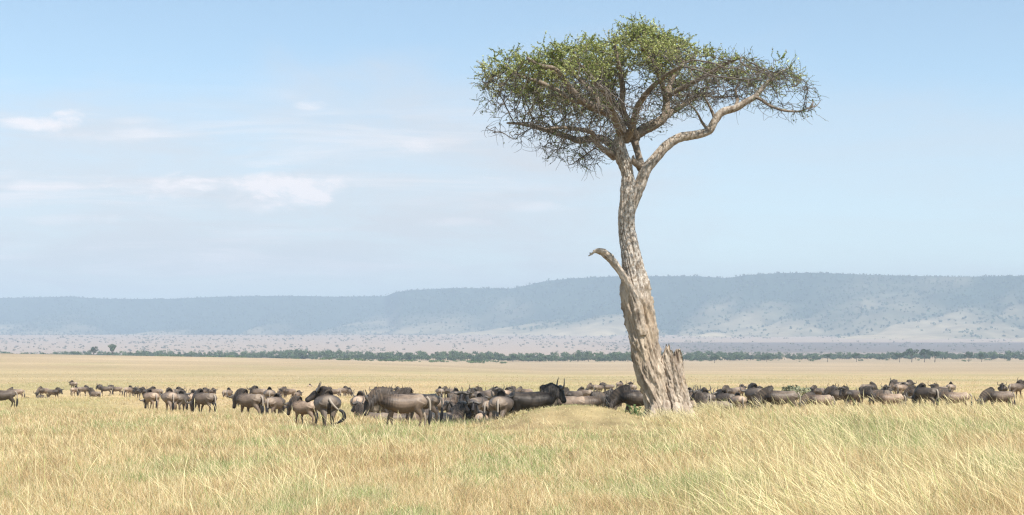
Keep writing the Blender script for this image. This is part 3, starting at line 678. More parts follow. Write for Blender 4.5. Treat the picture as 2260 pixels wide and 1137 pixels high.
    for i in range(60):
        k = rng.integers(2, 13); b_ = q2[k]; dr = q2[min(k + 1, 13)] - q2[k - 1]; dr /= np.linalg.norm(dr) + 1e-9; w_ = rng.normal(0, .012, 3)
        o_ = rng.normal(0, .035, 3); tl.add([b_ - w_, b_ + w_, b_ + dr * rng.uniform(.1, .2) + o_], (), [(0, 1, 2)], (.022, .02, .02))
    parts.append(('tail', tl.build('tail', M_HAIR, None, True, False)))
    return parts
PROTO = {}
print('RESID', np.round([(q[0], q[1], float(EYE * 0 + HY + (EYE - float(ground_z(hx, hy)[0]) - (.80 if q[3] in ('lie', 'rest') else 1.36) * q[6]) * F / hy) - q[1]) for q, (hx, hy) in zip(HERD, HX)], 0)[:, [0, 2]].tolist())
for i_, (px, yt, h, pose, yaw, tone, s_, lab) in enumerate(HERD):
    var = i_ % 3 if POSES[pose][2] == 0 else 0
    if (pose, var) not in PROTO: PROTO[(pose, var)] = make_proto(pose, var)
    d = F * 1.36 * s_ / h; X = (px - CX) / F * d
    if h < 50 and pose != 'left' and min(abs(yaw % 180), 180 - yaw % 180) < 22: yaw += (32 + 22 * ((i_ * 37) % 5) / 4) * (1 if (i_ * 13) % 3 else -1)
    z = float(ground_z(X, d)[0])
    name = 'wildebeest_calf' if s_ < .9 else 'wildebeest'
    root = empty(name, (X, d, z), R(yaw)); root.scale = (s_, s_, s_)
    tag(root, lab, 'wildebeest', 'wildebeest herd gathered round the tree')
    warm = min(max(tone - .7, 0), .7)
    tone = .92 * tone; colr = (tone * (1 + .12 * warm), tone * (1 + .02 * warm), tone * (1 - .08 * warm), 1)
    for pn, me in PROTO[(pose, var)]:
        if s_ < .9 and pn == 'beard': continue
        o = bpy.data.objects.new(pn, me); COL.objects.link(o); o.parent = root; o.color = colr
        if s_ < .9 and pn == 'horn': o.scale = (1, .8, 1)

# ---------------------------------------------------------------- the big tree
TY = 55.0; K = TY / F
def pw(px, py, dy=0.0):
    return np.array([(px - CX) * K, TY + dy, EYE + (HY - py) * K])
def bark_disp(amp, fr, fz, seed, lo=1.0, hi=1.0):
    def fn(V, P, th):
        n, sg, _ = V.shape; D = V - P[:, None]; rr = np.linalg.norm(D, axis=2)
        zz = np.cumsum(np.r_[0, np.linalg.norm(np.diff(P, axis=0), axis=1)])[:, None]
        tw = th[None] + zz * .22
        q = np.stack([np.cos(tw) * fr + 0 * zz, np.sin(tw) * fr + 0 * zz, zz * fz + 0 * tw], -1).reshape(-1, 3)
        q = q + (fbm(q * .8 + 9, 2, seed + 5) - .5)[:, None] * 1.2
        a_ = fbm(q, 3, seed); rg = 1 - np.abs(a_ * 2 - 1) * 2.4; rg = np.clip(rg, -1, 1)
        fn_ = fbm(q * np.array([3.2, 3.2, 5.0]), 3, seed + 9) - .5
        k = np.linspace(lo, hi, n)[:, None]
        dsp = (rg.reshape(n, sg) * .62 - .1) * amp * k + fn_.reshape(n, sg) * amp * 1.05
        fn.crack = np.clip(sstep(-rg, .0, .55).reshape(n, sg) * k, 0, 1) * .85
        return P[:, None] + D * (1 + dsp / np.maximum(rr.mean(), .05) * 1.0)[..., None]
    return fn
def bark_tube(name, rows, segs, n, amp, parent, seed, hg=None, fr=3.0, fz=.9, lo=1., hi=1., mb=None, dark=0.):
    """rows: (px, py, depth offset, half width in px)"""
    P = spline(np.array([[*pw(a, b, c), w * K] for a, b, c, w in rows]), n)
    fn = bark_disp(amp, fr, fz, seed, lo, hi); own = mb is None; mb = mb or MB()
    rad = np.maximum(P[:, 3], .004); mb.tube(P[:, :3], rad, segs, True, None, fn)
    cr = fn.crack.reshape(-1) * (1.0 if hg is None or hg < .5 else .8); z = mb.V[-1][:, 2]
    h_ = (sstep(z + 1.6 * (fbm(mb.V[-1] * 1.2, 3, seed) - .5), 4.0, 5.8) if hg is None else np.full(len(z), hg))
    mb.C[-1] = np.column_stack([h_, np.r_[cr, 0, 0], z * 0 + dark])
    if own: mb.build(name, M_BARK, parent)
    return P
gz_t = float(ground_z(5.8, 55)[0])
tree = empty('savanna_tree', (*pw(1470, 925)[:2], gz_t)); TL = np.array(tree.location)
tag(tree, 'tall lone flat-topped tree with pale bent trunk standing over the herd', 'tree')
treeparts = []
def to_local(o):
    o.parent = tree; o.matrix_parent_inverse = Matrix.Translation(-Vector(TL)); treeparts.append(o)
def bt(name, *a, **k):
    P = bark_tube(name, *a, **k); o = COL.objects[-1] if False else bpy.data.objects[LAST[0]] if False else None
    return P
_old = mesh_np
def built_last(): return list(COL.objects)[-1]
# trunk traced by its two edges
edges = [(960, 1428, 1500), (935, 1433, 1496), (908, 1430, 1487), (857, 1417, 1473), (818, 1405, 1464), (773, 1395, 1454), (716, 1384, 1447), (660, 1373, 1436), (630, 1371, 1432),
         (600, 1373, 1425), (566, 1371, 1416), (535, 1367, 1408), (507, 1365, 1401), (478, 1364, 1401), (450, 1366, 1403), (428, 1368, 1404), (400, 1371, 1402), (385, 1371, 1398), (362, 1363, 1395), (347, 1357, 1389), (319, 1353, 1381), (300, 1357, 1383), (288, 1363, 1386)]
bark_tube('trunk', [((l_ + r_) / 2, y_, 0, (r_ - l_) / 2 * (.93 if y_ > 600 else .88)) for y_, l_, r_ in edges], 120, 420, .16, None, 4, None, 3.2, .60, 1.15, .30)
to_local(built_last())
# broken second stem beside it: a hollow shell torn off along a jagged rim
bs = MB(); n_b, sg_b = 190, 160
Pb = spline(np.array([[*pw(a_, b_, c_), w_ * K] for a_, b_, c_, w_ in ((1506, 965, .12, 34), (1501, 935, .12, 31), (1494, 900, .1, 28), (1489, 860, .1, 25), (1485, 825, .1, 24), (1483, 795, .1, 23.5), (1483, 752, .1, 22))]), n_b)
fnb = bark_disp(.17, 2.8, 1.0, 21)
TX = [1448, 1455, 1460, 1465, 1469, 1473, 1477, 1481, 1485, 1489, 1492, 1496, 1500, 1504, 1508, 1514]; TZ = [822, 800, 788, 778, 768, 757, 763, 773, 783, 779, 771, 767, 770, 780, 800, 846]
for inner in (0, 1):
    P_ = Pb[:, :3]; r_b = Pb[:, 3] * (.80 if inner else 1)
    def jag(V, P, th):
        V = fnb(V, P, th); px_ = CX + V[:, :, 0] / K; nz_ = fbm(np.column_stack([np.cos(th) * 5, np.sin(th) * 5]), 4, 7)
        spike = (np.abs(((th * 23 / 6.283) % 1) - .5) * 2) * .10 * (nz_ > .35)
        top = EYE + (HY - np.interp(px_, TX, TZ)) * K - spike[None] + (nz_[None] - .55) * .25 - (.12 if inner else 0)
        V[:, :, 2] = np.minimum(V[:, :, 2], top + .03 * (fbm(V.reshape(-1, 3) * 12, 2, 3).reshape(V.shape[:2]) - .5)); return V
    bs.tube(P_, r_b, sg_b, False, None, jag)
    cr_ = fnb.crack.reshape(-1); bs.C[-1] = np.column_stack([np.full(len(cr_), .22), np.maximum(cr_, .35 * inner), cr_ * 0])
o = bs.build('broken_stem', M_BARK); to_local(o)
# buttress roots spreading at the foot
rt = MB()
for (a0, b0, a1, b1, dy0, dy1, w0) in ((1445, 890, 1432, 948, -.35, -.75, 9), (1468, 885, 1464, 950, -.45, -.95, 10), (1490, 890, 1490, 950, -.4, -.9, 10), (1508, 890, 1524, 946, -.2, -.5, 9), (1515, 895, 1541, 940, 0, .2, 8), (1438, 885, 1424, 936, 0, .2, 7)):
    bark_tube('', [(a0, b0, dy0, w0 * .7), ((a0 + a1) / 2, (b0 + b1) / 2, (dy0 + dy1) / 2, w0), (a1, b1, dy1, w0 * 1.1), (a1 + (a1 - a0) * .3, b1 + 14, dy1 * 1.3, w0)], 24, 40, .05, None, int(a0), 0.1, 2.0, .9, mb=rt)
to_local(rt.build('roots', M_BARK))
# dead limb
dl = MB()
bark_tube('', [(1415, 740, -.42, 11), (1409, 705, -.45, 12), (1402, 670, -.46, 11), (1388, 636, -.46, 8.5), (1374, 612, -.46, 7), (1361, 592, -.45, 7), (1350, 577, -.45, 8), (1339, 566, -.45, 8), (1329, 559, -.45, 7), (1317, 556, -.45, 5), (1310, 558, -.45, 2.6), (1306, 561, -.45, 1.8), (1297, 567, -.45, .9)], 30, 150, .06, None, 61, .35, 2.0, 1.4, mb=dl)
for a0, b0, a1, b1 in ((1330, 561, 1334, 551), (1345, 573, 1347, 562), (1352, 582, 1355, 571), (1357, 588, 1361, 583), (1312, 558, 1307, 554), (1304, 563, 1299, 560), (1360, 596, 1366, 604), (1350, 580, 1357, 592)):
    bark_tube('', [(a0, b0 + 2, -.45, 3.2), ((a0 + a1) / 2 + 1, (b0 + b1) / 2, -.45, 2.2), (a1, b1, -.45, .6)], 8, 8, .01, None, int(b1), .5, 2, 1, mb=dl)
to_local(dl.build('dead_limb', M_BARK))
LIMBS = [
 [(1390, 480, 0, 8), (1397, 452, 0, 10.5), (1405, 425, 0, 12.5), (1416, 398, .05, 12), (1425, 375, .1, 11.5), (1446, 350, .2, 10.5), (1472, 320, .3, 10), (1502, 301, .4, 9.5), (1541, 293, .5, 9), (1569, 283, .6, 8.5), (1584, 260, .6, 8), (1599, 242, .6, 8), (1629, 233, .5, 7.5), (1653, 219, .4, 6.5), (1671, 209, .3, 5.5), (1692, 184, .2, 4.5), (1717, 163, .1, 3), (1742, 150, 0, 1.8)],
 [(1668, 211, .3, 4), (1682, 218, .2, 3.4), (1700, 231, .2, 3), (1727, 242, .1, 2.6), (1750, 245, .1, 2.2), (1768, 245, 0, 1.8), (1784, 239, 0, 1.4), (1801, 234, 0, .9), (1811, 222, 0, .5)],
 [(1374, 305, 0, 12), (1370, 284, -.1, 11), (1354, 262, -.4, 9.5), (1336, 254, -.8, 9), (1308, 250, -1.3, 8.5), (1280, 241, -1.8, 7.5), (1259, 224, -2.2, 6.5), (1238, 203, -2.6, 6), (1217, 186, -3.0, 5), (1189, 183, -3.4, 3.5), (1160, 170, -3.7, 2)],
 [(1360, 330, 0, 9), (1340, 308, .3, 8), (1322, 299, .7, 7.5), (1295, 298, 1.2, 7.5), (1278, 296, 1.6, 7), (1252, 281, 2.2, 6), (1217, 264, 2.9, 5.5), (1189, 252, 3.4, 4.5), (1154, 238, 4.0, 3.5), (1118, 231, 4.5, 2)],
 [(1358, 346, .1, 8), (1341, 337, -.2, 6.5), (1326, 331, -.5, 6), (1312, 320, -.9, 5), (1302, 303, -1.2, 4.5), (1270, 300, -1.7, 4), (1235, 300, -2.1, 3), (1200, 306, -2.4, 2)],
 [(1420, 378, .1, 8), (1416, 362, .25, 8), (1410, 335, .45, 7), (1404, 300, .6, 9), (1420, 283, .7, 11), (1439, 272, .8, 11), (1458, 262, .9, 10), (1474, 246, 1.0, 9), (1478, 217, 1.1, 8), (1482, 190, 1.2, 7), (1493, 160, 1.4, 5.5), (1512, 130, 1.5, 4), (1530, 105, 1.6, 2.5)],
 [(1406, 300, .5, 8), (1398, 284, .3, 7.5), (1382, 262, .0, 6.5), (1371, 235, -.3, 6), (1372, 204, -.5, 5.5), (1366, 172, -.8, 4.5), (1358, 143, -1.1, 3.5), (1350, 105, -1.3, 2.2)],
 [(1478, 215, 1.1, 7), (1468, 190, .6, 6), (1455, 168, 0, 5.5), (1440, 150, -.8, 5), (1418, 135, -1.6, 4), (1400, 118, -2.2, 3)],
 [(1480, 200, 1.1, 6), (1500, 192, .8, 5.5), (1530, 180, .3, 5), (1560, 168, -.3, 4.5), (1595, 150, -.8, 3.5), (1630, 140, -1.2, 2)],
 [(1384, 310, 0, 8), (1392, 285, -.8, 7), (1400, 250, -1.8, 6.5), (1420, 226, -2.9, 5), (1447, 208, -3.8, 4), (1476, 196, -4.6, 2.2)],
 [(1372, 300, 0, 8), (1352, 270, -1, 7), (1332, 235, -2.2, 6), (1308, 222, -3.2, 4.5), (1284, 205, -4.2, 3.2), (1262, 196, -5.0, 1.8)],
 [(1408, 300, .6, 8), (1402, 268, 1.6, 7), (1392, 230, 2.8, 6), (1375, 190, 3.9, 5), (1360, 160, 4.8, 3)],
 [(1460, 262, .9, 8), (1480, 240, 1.8, 7), (1510, 215, 2.8, 6), (1545, 190, 3.6, 5), (1580, 165, 4.2, 3)],
 [(1280, 242, -1.8, 6), (1258, 240, -2.0, 5), (1225, 222, -2.2, 4.5), (1190, 205, -2.2, 4), (1150, 190, -2.0, 3), (1115, 165, -1.8, 2)],
 [(1330, 254, -.8, 6), (1315, 225, -.7, 5.5), (1290, 190, -.4, 5), (1262, 160, 0, 4.5), (1235, 130, .3, 3.5), (1215, 110, .5, 2)],
 [(1584, 262, .6, 4), (1576, 240, .6, 3), (1562, 215, .5, 2.2), (1548, 195, .4, 1.4)],
 [(1569, 284, .6, 3.5), (1553, 265, .5, 2.6), (1540, 245, .3, 2), (1520, 225, .1, 1.2)],
 [(1626, 234, .5, 4), (1634, 214, .7, 3.2), (1632, 190, .9, 2.6), (1645, 165, 1.1, 1.8)],
 [(1414, 372, .3, 6), (1408, 366, -.05, 6.5), (1400, 361, -.25, 6.5), (1396, 352, -.3, 4), (1397, 345, -.3, 1.5)],
]
seeds = []
for i_, lb in enumerate(LIMBS):
    w0 = lb[0][3]; n_ = 12 * len(lb)
    P = bark_tube('limb', lb, 22 if w0 > 7 else 12, n_, .032 if w0 > 7 else .014, None, 80 + i_, .5 if i_ not in (0,) else .75, 2.2, 1.1, dark=.75 if i_ else .15)
    to_local(built_last())
    if i_ == 18: continue
    st = int(n_ * (.52 if i_ == 0 else .3 if w0 > 7 else .1))
    for k in range(st, n_, 3): seeds.append((P[k, :3], P[k, 3]))
# branches grow toward points spread through the crown
TOPX = [1030, 1045, 1060, 1100, 1160, 1220, 1300, 1340, 1385, 1440, 1500, 1560, 1600, 1650, 1720, 1760, 1790, 1806]
TOPY = [182, 160, 140, 112, 112, 88, 80, 62, 40, 62, 72, 102, 112, 126, 130, 152, 178, 205]
BOTX = [1030, 1065, 1100, 1150, 1190, 1240, 1300, 1335, 1365, 1400, 1440, 1480, 1520, 1560, 1600, 1650, 1700, 1760, 1806]
BOTY = [185, 252, 298, 318, 338, 366, 378, 352, 300, 285, 300, 275, 245, 235, 222, 205, 202, 196, 212]
def crown_pt(rng, topbias):
    while True:
        px = rng.uniform(1052, 1772); v_ = rng.uniform(-1, 1); w_ = math.sqrt(1 - v_ * v_)
        if w_ < .15: continue
        q = 1420 + (px - 1420) / w_
        if q < 1035 or q > 1802: continue
        t = rng.uniform(0, 1) ** topbias; tp_, bp_ = np.interp(q, TOPX, TOPY), np.interp(q, BOTX, BOTY); ym = .45 * tp_ + .55 * bp_
        ym = .5 * ym + .5 * 205
        yt_ = ym + (tp_ - ym) * w_ ** .75; yb_ = ym + (bp_ - ym) * w_ ** .75
        py = yt_ + 15 + (yb_ - yt_ - 24) * t; dy = v_ * 6.0
        if t > .45 and rng.uniform() < (.5 if q > 1500 else .22): continue
        p = pw(px, py, dy); p[2] -= (p[2] - EYE) * 0.9 * (-dy / TY) if dy < 0 else 0; 
        if vnoise(np.array([p * .75]), 44)[0] + rng.uniform(-.15, .15) < .43 + .10 * t: continue
        return p, t, w_
rg_ = np.random.default_rng(5)
att = [crown_pt(rg_, 1.25)[0] for _ in range(3000)]
nodes = [np.array(s_[0]) for s_ in seeds]; parent_ = [-1] * len(nodes); seedr = [s_[1] for s_ in seeds]
alive = list(range(len(att))); stepl = .26
for it in range(70):
    kd = kdtree.KDTree(len(nodes))
    for i_, p in enumerate(nodes): kd.insert(p, i_)
    kd.balance(); pull = {}; nxt = []
    for ai in alive:
        co_, ni, dist = kd.find(att[ai])
        if dist < .27: continue
        nxt.append(ai)
        if dist < 4.5:
            v_ = att[ai] - nodes[ni]; pull.setdefault(ni, []).append(v_ / np.linalg.norm(v_))
    alive = nxt
    if not alive or len(nodes) > 14000: break
    for ni, vs in pull.items():
        d_ = np.sum(vs, axis=0) + rg_.normal(0, .55, 3); d_ /= np.linalg.norm(d_) + 1e-9; nodes.append(nodes[ni] + d_ * stepl); parent_.append(ni)
kids = {}
for i_, p in enumerate(parent_):
    if p >= 0: kids.setdefault(p, []).append(i_)
wt = np.zeros(len(nodes)); rad_ = np.zeros(len(nodes))
for i_ in range(len(nodes) - 1, -1, -1):
    if i_ not in kids: wt[i_] = .0105 ** 2.3
    if parent_[i_] >= 0: wt[parent_[i_]] += wt[i_]
rad_ = np.minimum(wt ** (1 / 2.3), .12)
br = MB(); done = set()
for i_ in range(len(nodes)):
    p = parent_[i_]
    if p < 0: continue
    if i_ in done: continue
    best = max(kids[p], key=lambda q: wt[q])
    if parent_[p] >= 0 and best == i_ and p in done: continue
    chain = [p, i_]; done.add(i_)
    while chain[-1] in kids:
        nx = max(kids[chain[-1]], key=lambda q: wt[q]); chain.append(nx); done.add(nx)
    pts = np.array([nodes[c] for c in chain]); rr = np.array([rad_[chain[1]]] + [rad_[c] for c in chain[1:]])
    if parent_[p] < 0: rr = np.minimum(rr, seedr[p] * .8)
    z = np.clip(rr / .05, 0, 1)[:, None]
    m_ = max(2 * len(pts), 4); sp_ = spline(np.column_stack([pts, rr]), m_)
    sp_[1:-1, :3] += rg_.normal(0, .012, (m_ - 2, 3))
    br.tube(sp_[:, :3], np.maximum(sp_[:, 3], .008), 5, False, tuple(np.array([.145, .122, .103]) * rg_.uniform(.75, 1.2)))
to_local(br.build('branches', M_TWIG))
print('nodes', len(nodes), 'left', len(alive))
# twigs and leaf sprays
tw = MB(); LP = []; LD = []; LG = []
free = [i_ for i_ in range(len(nodes)) if parent_[i_] >= 0 and rad_[i_] < .04]
sdn = [s_[0] for s_ in seeds if s_[1] < .06]
starts = [nodes[i_] for i_ in free] + [nodes[i_] for i_ in free if i_ not in kids] * 2 + sdn
def crown_t(p):
    px = CX + (p[0]) / K; v_ = np.clip((p[1] - TY) / 6.3, -.98, .98); w_ = math.sqrt(1 - v_ * v_); q = np.clip(1420 + (px - 1420) / w_, 1035, 1802)
    tp_, bp_ = np.interp(q, TOPX, TOPY), np.interp(q, BOTX, BOTY); ym = .5 * (.45 * tp_ + .55 * bp_) + .5 * 205
    yt_ = ym + (tp_ - ym) * w_ ** .75; yb_ = ym + (bp_ - ym) * w_ ** .75; py = HY - (p[2] - EYE) / K
    return (py - yt_) / max(yb_ - yt_, 20)
for p0 in starts:
    t = crown_t(p0); g = fbm(np.array([p0 * .9]), 2, 91)[0]
    for _ in range(rg_.choice([1, 2, 2, 3]) if t < .5 else rg_.choice([0, 1, 1, 2])):
        ln = rg_.uniform(.25, .85) * (1.15 if t > .75 else 1); k_ = 5
        d_ = rg_.normal(size=3); d_[2] = abs(d_[2]) * .7 if t < .5 else d_[2] * .5 - .45; d_ /= np.linalg.norm(d_)
        pts = [np.array(p0)]
        for q in range(k_):
            d_ = d_ + rg_.normal(0, .33, 3); d_ /= np.linalg.norm(d_); pts.append(pts[-1] + d_ * ln / k_)
        pts = np.array(pts)
        tw.tube(pts, np.linspace(.010, .0045, k_ + 1), 3, False, tuple(np.array([.115, .10, .085]) * rg_.uniform(.5, 1.7)))
        green = (1 - sstep(t, .26, .58)) * .95 + .05 + (.22 if g > .58 else 0) - (.5 if g < .42 and t > .2 else 0)
        nl = int(max(0, green) * 27 * rg_.uniform(.2, 1.6))
        for q in range(nl):
            s_ = rg_.uniform(.2, 1) * k_; i_ = min(int(s_), k_ - 1); LP.append(pts[i_] + (pts[i_ + 1] - pts[i_]) * (s_ - i_) + rg_.normal(0, .018, 3)); LG.append(t)
to_local(tw.build('twigs', M_TWIG))
LP = np.array(LP); LG = np.array(LG); nL = len(LP); print('leaves', nL)
nr = rg_.normal(size=(nL, 3)); nr[:, 2] = np.abs(nr[:, 2]) + .6; nr /= np.linalg.norm(nr, axis=1)[:, None]
t_ = np.cross(nr, rg_.normal(size=(nL, 3))); t_ /= np.linalg.norm(t_, axis=1)[:, None]; b_ = np.cross(nr, t_)
sz = rg_.uniform(.026, .058, nL)[:, None]
V = np.stack([LP - t_ * sz, LP + b_ * sz * .45, LP + t_ * sz, LP - b_ * sz * .45], 1).reshape(-1, 3)
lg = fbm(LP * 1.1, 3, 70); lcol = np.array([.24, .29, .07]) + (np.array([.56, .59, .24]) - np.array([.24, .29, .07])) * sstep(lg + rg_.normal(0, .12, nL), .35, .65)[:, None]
low = sstep(LG, .45, .8)[:, None]; lcol = lcol * (1 - low) + np.array([.15, .20, .08]) * low      # leaves low in the crown turn a darker, duller green
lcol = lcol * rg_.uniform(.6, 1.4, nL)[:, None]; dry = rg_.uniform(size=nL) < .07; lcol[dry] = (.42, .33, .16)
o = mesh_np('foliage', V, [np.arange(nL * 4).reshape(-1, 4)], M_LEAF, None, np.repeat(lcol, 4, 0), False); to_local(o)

# bird of prey on the outermost twig
bp = pw(1791, 240, 0); bird = empty('perched_bird', bp, R(20)); tag(bird, 'small grey-brown bird of prey perched on the tip of the right branch', 'bird')
b_ = MB(); q = spline(np.array([[-.10, 0, -.03, .012], [-.06, 0, .02, .035], [0, 0, .09, .052], [.035, 0, .155, .045], [.05, 0, .195, .026], [.06, 0, .225, .030], [.07, 0, .25, .026], [.078, 0, .268, .006]]), 24)
b_.tube(q[:, :3], q[:, 3], 12, True, (.24, .20, .18)); b_.build('body', M_TWIG, bird)
b_ = MB(); b_.tube([(-.06, 0, .03), (-.12, 0, -.06), (-.16, 0, -.13)], np.array([[.03, .012], [.026, .008], [.02, .004]]), 8, True, (.12, .10, .09)); b_.build('tail', M_TWIG, bird)
b_ = MB(); b_.tube([(.088, 0, .238), (.112, 0, .234), (.118, 0, .222)], np.array([.011, .007, .001]), 6, True, (.35, .30, .12)); b_.build('beak', M_TWIG, bird)
for sy in (1, -1):
    b_ = MB(); b_.tube([(.03, sy * .045, .17), (-.03, sy * .058, .09), (-.10, sy * .03, -.03)], np.array([[.012, .03], [.014, .04], [.004, .01]]), 8, True, (.17, .14, .13)); b_.build('wing', M_TWIG, bird)
    b_ = MB(); b_.tube([(.0, sy * .02, .05), (.01, sy * .02, -.01)], np.array([.008, .007]), 5, True, (.4, .32, .1)); b_.build('leg', M_TWIG, bird)

# leafy weed at the trunk's foot
wx, wy = (1402 - CX) / F * 53.6, 53.6; wz = float(ground_z(wx, wy)[0]); weed = empty('leafy_weed', (wx, wy, wz))
tag(weed, 'small bright green leafy weed growing at the left foot of the trunk', 'plant')
st = MB(); C = []
for k in range(9):
    x = rg_.uniform(-.26, .26); h_ = rg_.uniform(.26, .46); e = np.array([x * 1.25, rg_.uniform(-.2, .2), h_]); m_ = np.array([x * .8, 0, h_ * .55])
    st.tube([(x * .4, 0, -.05), m_, e], np.array([.012, .009, .005]), 5, False, (.16, .22, .08))
    for q in range(6): C.append(e + rg_.normal(0, .07, 3)); C.append(m_ + rg_.normal(0, .08, 3))
st.build('stems', M_LEAF, weed); C = np.array(C)
V, T, cc = leafcloud(C, np.full((len(C), 3), .04), 2, .045, np.array([.15, .22, .08]), rg_)
mesh_np('leaves', V, [T], M_LEAF, weed, cc, False)

# ---------------------------------------------------------------- grass: too many blades to count
def blades(X, Y, Hh, Wd, col, lean, rng, seg=2, head=0.0):
    n = len(X); Z = ground_z(X, Y) - .02
    B = np.column_stack([X, Y, Z]); az = rng.uniform(0, 2 * np.pi, n); wd = np.column_stack([np.cos(az), np.sin(az) * .5, np.zeros(n)]) * Wd[:, None]
    ts = np.linspace(0, 1, seg + 1); Vs = []; Cs = []
    up = np.array([0, 0, 1.0])
    for k, t in enumerate(ts):
        c_ = B + (up * (t - .28 * t * t * np.linalg.norm(lean, axis=1)[:, None].clip(0, 1.2))) * Hh[:, None] + lean * (Hh * t ** 1.6)[:, None]
        w = (1 - t * .75) if not head else (1.0 if t < .75 else head)
        if k < seg: Vs += [c_ - wd * w, c_ + wd * w]
        else: Vs += [c_]
        cc = col * (1.0 + (.12 * t))
        Cs += [cc] * (2 if k < seg else 1)
    m = 2 * seg + 1
    V = np.stack(Vs, 1).reshape(-1, 3); C = np.stack(Cs, 1).reshape(-1, 3); b0 = np.arange(n)[:, None] * m
    Q = np.concatenate([b0 + np.array([2 * k, 2 * k + 1, 2 * k + 3, 2 * k + 2]) for k in range(seg - 1)], 0) if seg > 1 else []
    T = b0 + np.array([2 * seg - 2, 2 * seg - 1, 2 * seg])
    return V, Q, T, C
def grass_col(X, Y, rng, dryshift=0.0):
    P = np.column_stack([X, Y]); n = len(X)
    a = fbm(P * np.array([.30, .16]), 4, 101); b = fbm(P * np.array([1.4, .8]), 3, 103)
    straw = np.array([.61, .45, .23]); pale = np.array([.84, .69, .42]); green = np.array([.33, .38, .15]); brown = np.array([.36, .25, .14])
    k = rng.uniform(size=n)
    g = np.clip(sstep(a * .65 + b * .35, .47, .66) * .55 + .10 - dryshift, 0, 1)
    c = np.where((k < g)[:, None], green, straw)
    c = np.where(((k > .93) | ((k > .7) & (b < .36)))[:, None], brown, c); c = np.where(((k > .62) & (k < .93) & (b >= .36))[:, None], pale, c)
    return c * rng.uniform(.8, 1.15, n)[:, None]
def screen_scatter(n, y0, y1, x0, x1, rng, pw_=1.0):
    py = y0 + (y1 - y0) * rng.uniform(size=n) ** pw_; d = F * EYE / (py - HY); px = rng.uniform(x0, x1, n); return (px - CX) / F * d, d, px, py
gr = np.random.default_rng(3)
for (nm, n, y0, y1, h0, h1, w0, pw_, lb) in (('grass', 560000, 1215, 893, .16, .48, .0038, .85, 'dense knee-high straw and green grass covering the foreground'),
                                        ('far_grass', 230000, 893, 786, .14, .40, .0036, 1.0, 'short dry grass of the plain beyond the herd')):
    X, Y, px, py = screen_scatter(n, y0, y1, -330, 2590, gr, pw_)
    ok, md = clear(X, Y); ok &= (gr.uniform(size=n) > md * .1); X, Y, px, md = X[ok], Y[ok], px[ok], md[ok]; n = len(X)
    hn = fbm(np.column_stack([X, Y]) * np.array([.5, .35]), 3, 201); tall = .75 + .55 * sstep(px, 1150, 1700) * (Y < 120)
    tall = tall * (1 - .35 * np.exp(-((px - 1420) / 110) ** 2) * (Y > 40) * (Y < 60))
    Hh = gr.uniform(h0, h1, n) * (.55 + .9 * hn) * tall * (1 - .72 * md); Hh = Hh * np.where(Y > 46, np.interp(Y, [46, 60, 100, 200], [1, .95, 1.0, 1.0]), 1) * (1 + .12 * sstep(px, 1500, 1700) * sstep(Y, 46, 56) * (1 - sstep(Y, 110, 150)))
    Wd = w0 * np.maximum(1, Y / 27) * gr.uniform(.4, 2.0, n)
    lean = np.column_stack([gr.normal(-.10, .42, n) - .16 * sstep(px, 1150, 1800), gr.normal(0, .35, n), np.zeros(n)]); lean[md > .3] *= 2.0
    col = grass_col(X, Y, gr, .0); mg = fbm(np.column_stack([X, Y]) * .9, 3, 77); col = col * (1 - md[:, None] * .6) + np.where((mg < .47)[:, None], np.array([.38, .42, .19]), np.array([.66, .52, .30])) * md[:, None] * .6
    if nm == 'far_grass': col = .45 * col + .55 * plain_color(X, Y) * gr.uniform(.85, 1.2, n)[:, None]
    V, Q, T, C = blades(X, Y, Hh, Wd, col, lean, gr, 2)
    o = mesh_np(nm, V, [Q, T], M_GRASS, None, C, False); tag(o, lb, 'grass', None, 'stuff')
# tall seed stalks, thick on the right, leaning left in the wind
X, Y, px, py = screen_scatter(46000, 1230, 885, -300, 2560, gr, .8)
pn = fbm(np.column_stack([X, Y]) * np.array([.45, .25]), 3, 301)
keep = gr.uniform(size=len(X)) < (.12 + .55 * sstep(px, 1250, 1900)) * (.15 + 1.1 * sstep(pn, .42, .6)) * np.where(Y > 48, np.interp(px, [1000, 1540, 1620, 3000], [.12, .12, 1, 1]), 1); ok, md = clear(X, Y); keep &= ok & (md < .15)
X, Y, px = X[keep], Y[keep], px[keep]; n = len(X)
Hh = gr.uniform(.45, 1.0, n) * (1 + .25 * sstep(px, 1300, 1900)); Wd = .0026 * np.maximum(1, Y / 30) * gr.uniform(.7, 1.4, n)
lean = np.column_stack([gr.normal(-.30, .34, n) - .22 * sstep(px, 1200, 1700), gr.normal(0, .30, n), np.zeros(n)])
col = np.array([.80, .68, .38]) * gr.uniform(.75, 1.12, n)[:, None]; gi = gr.uniform(size=n) < .12; col[gi] = (.48, .50, .20)
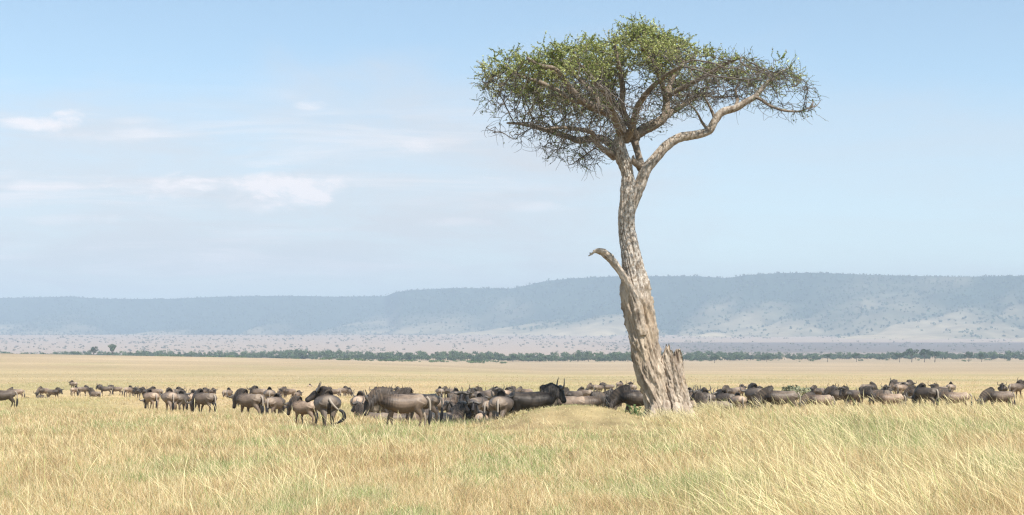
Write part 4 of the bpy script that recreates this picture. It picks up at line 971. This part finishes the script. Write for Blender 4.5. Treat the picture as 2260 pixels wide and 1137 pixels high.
# a few long single stalks crossing the herd, and the arching tuft right of the trunk
ex = [(1232, 1010, 1.65, -.34), (1172, 1040, 1.55, -.05), (1245, 1000, 1.35, -.62), (1180, 1060, 1.5, -.6), (1330, 985, 1.1, -.5), (1850, 960, 1.5, -.7), (1905, 985, 1.6, -.65), (1745, 955, 1.6, -.6), (1780, 975, 1.7, -.55), (1830, 1000, 1.75, -.5), (2180, 960, 1.4, -.45), (2160, 900, 2.3, -.12), (1045, 980, 1.0, -.45)]
eX = []; eY = []; eH = []; eL = []
for a0, b0, hh_, l_ in ex:
    d = F * EYE / (b0 - HY); eX.append((a0 - CX) / F * d); eY.append(d); eH.append(hh_ * .8); eL.append((l_ * 1.1, 0, 0))
for _ in range(420):
    a0 = gr.normal(1583, 13); d = 57 + gr.uniform(-.7, .7); eX.append((a0 - CX) / F * d); eY.append(d); eH.append(gr.uniform(.45, .95)); eL.append((gr.normal(-.55, .45), gr.normal(0, .3), 0))
for _ in range(500):
    a0 = gr.normal(1490, 30); d = 52.8 + gr.uniform(-1.2, .6); eX.append((a0 - CX) / F * d); eY.append(d); eH.append(gr.uniform(.25, .6)); eL.append((gr.normal(-.4, .45), gr.normal(0, .3), 0))
m_ = len(eX); X = np.r_[X, eX]; Y = np.r_[Y, eY]; Hh = np.r_[Hh, eH]; Wd = np.r_[Wd, np.full(m_, .0055)]; lean = np.vstack([lean, eL]); col = np.vstack([col, np.array([.72, .62, .36]) * gr.uniform(.7, 1.1, m_)[:, None]])
V, Q, T, C = blades(X, Y, Hh, Wd, col, lean, gr, 6, head=1.9)
o = mesh_np('seed_stalks', V, [Q, T], M_GRASS, None, C, False); tag(o, 'long pale seed stalks blown leftward above the shorter grass', 'grass', None, 'stuff')

# ---------------------------------------------------------------- haze
hz = MB(); hz.add([(-9500, -320, -14), (9500, -320, -14), (9500, 11800, -14), (-9500, 11800, -14), (-9500, -320, 430), (9500, -320, 430), (9500, 11800, 430), (-9500, 11800, 430)],
       [(0, 3, 2, 1), (4, 5, 6, 7), (0, 1, 5, 4), (1, 2, 6, 5), (2, 3, 7, 6), (3, 0, 4, 7)])
hm = bpy.data.materials.new('haze'); hm.use_nodes = True; hn_ = hm.node_tree.nodes; hn_.clear(); ho = hn_.new('ShaderNodeOutputMaterial'); pv = hn_.new('ShaderNodeVolumePrincipled')
pv.inputs['Density'].default_value = 1.75e-4; pv.inputs['Color'].default_value = (.70, .84, 1.0, 1); pv.inputs['Anisotropy'].default_value = -.1
hm.node_tree.links.new(pv.outputs[0], ho.inputs['Volume'])
o = hz.build('haze', hm, None, False); tag(o, None, None, None, 'stuff')
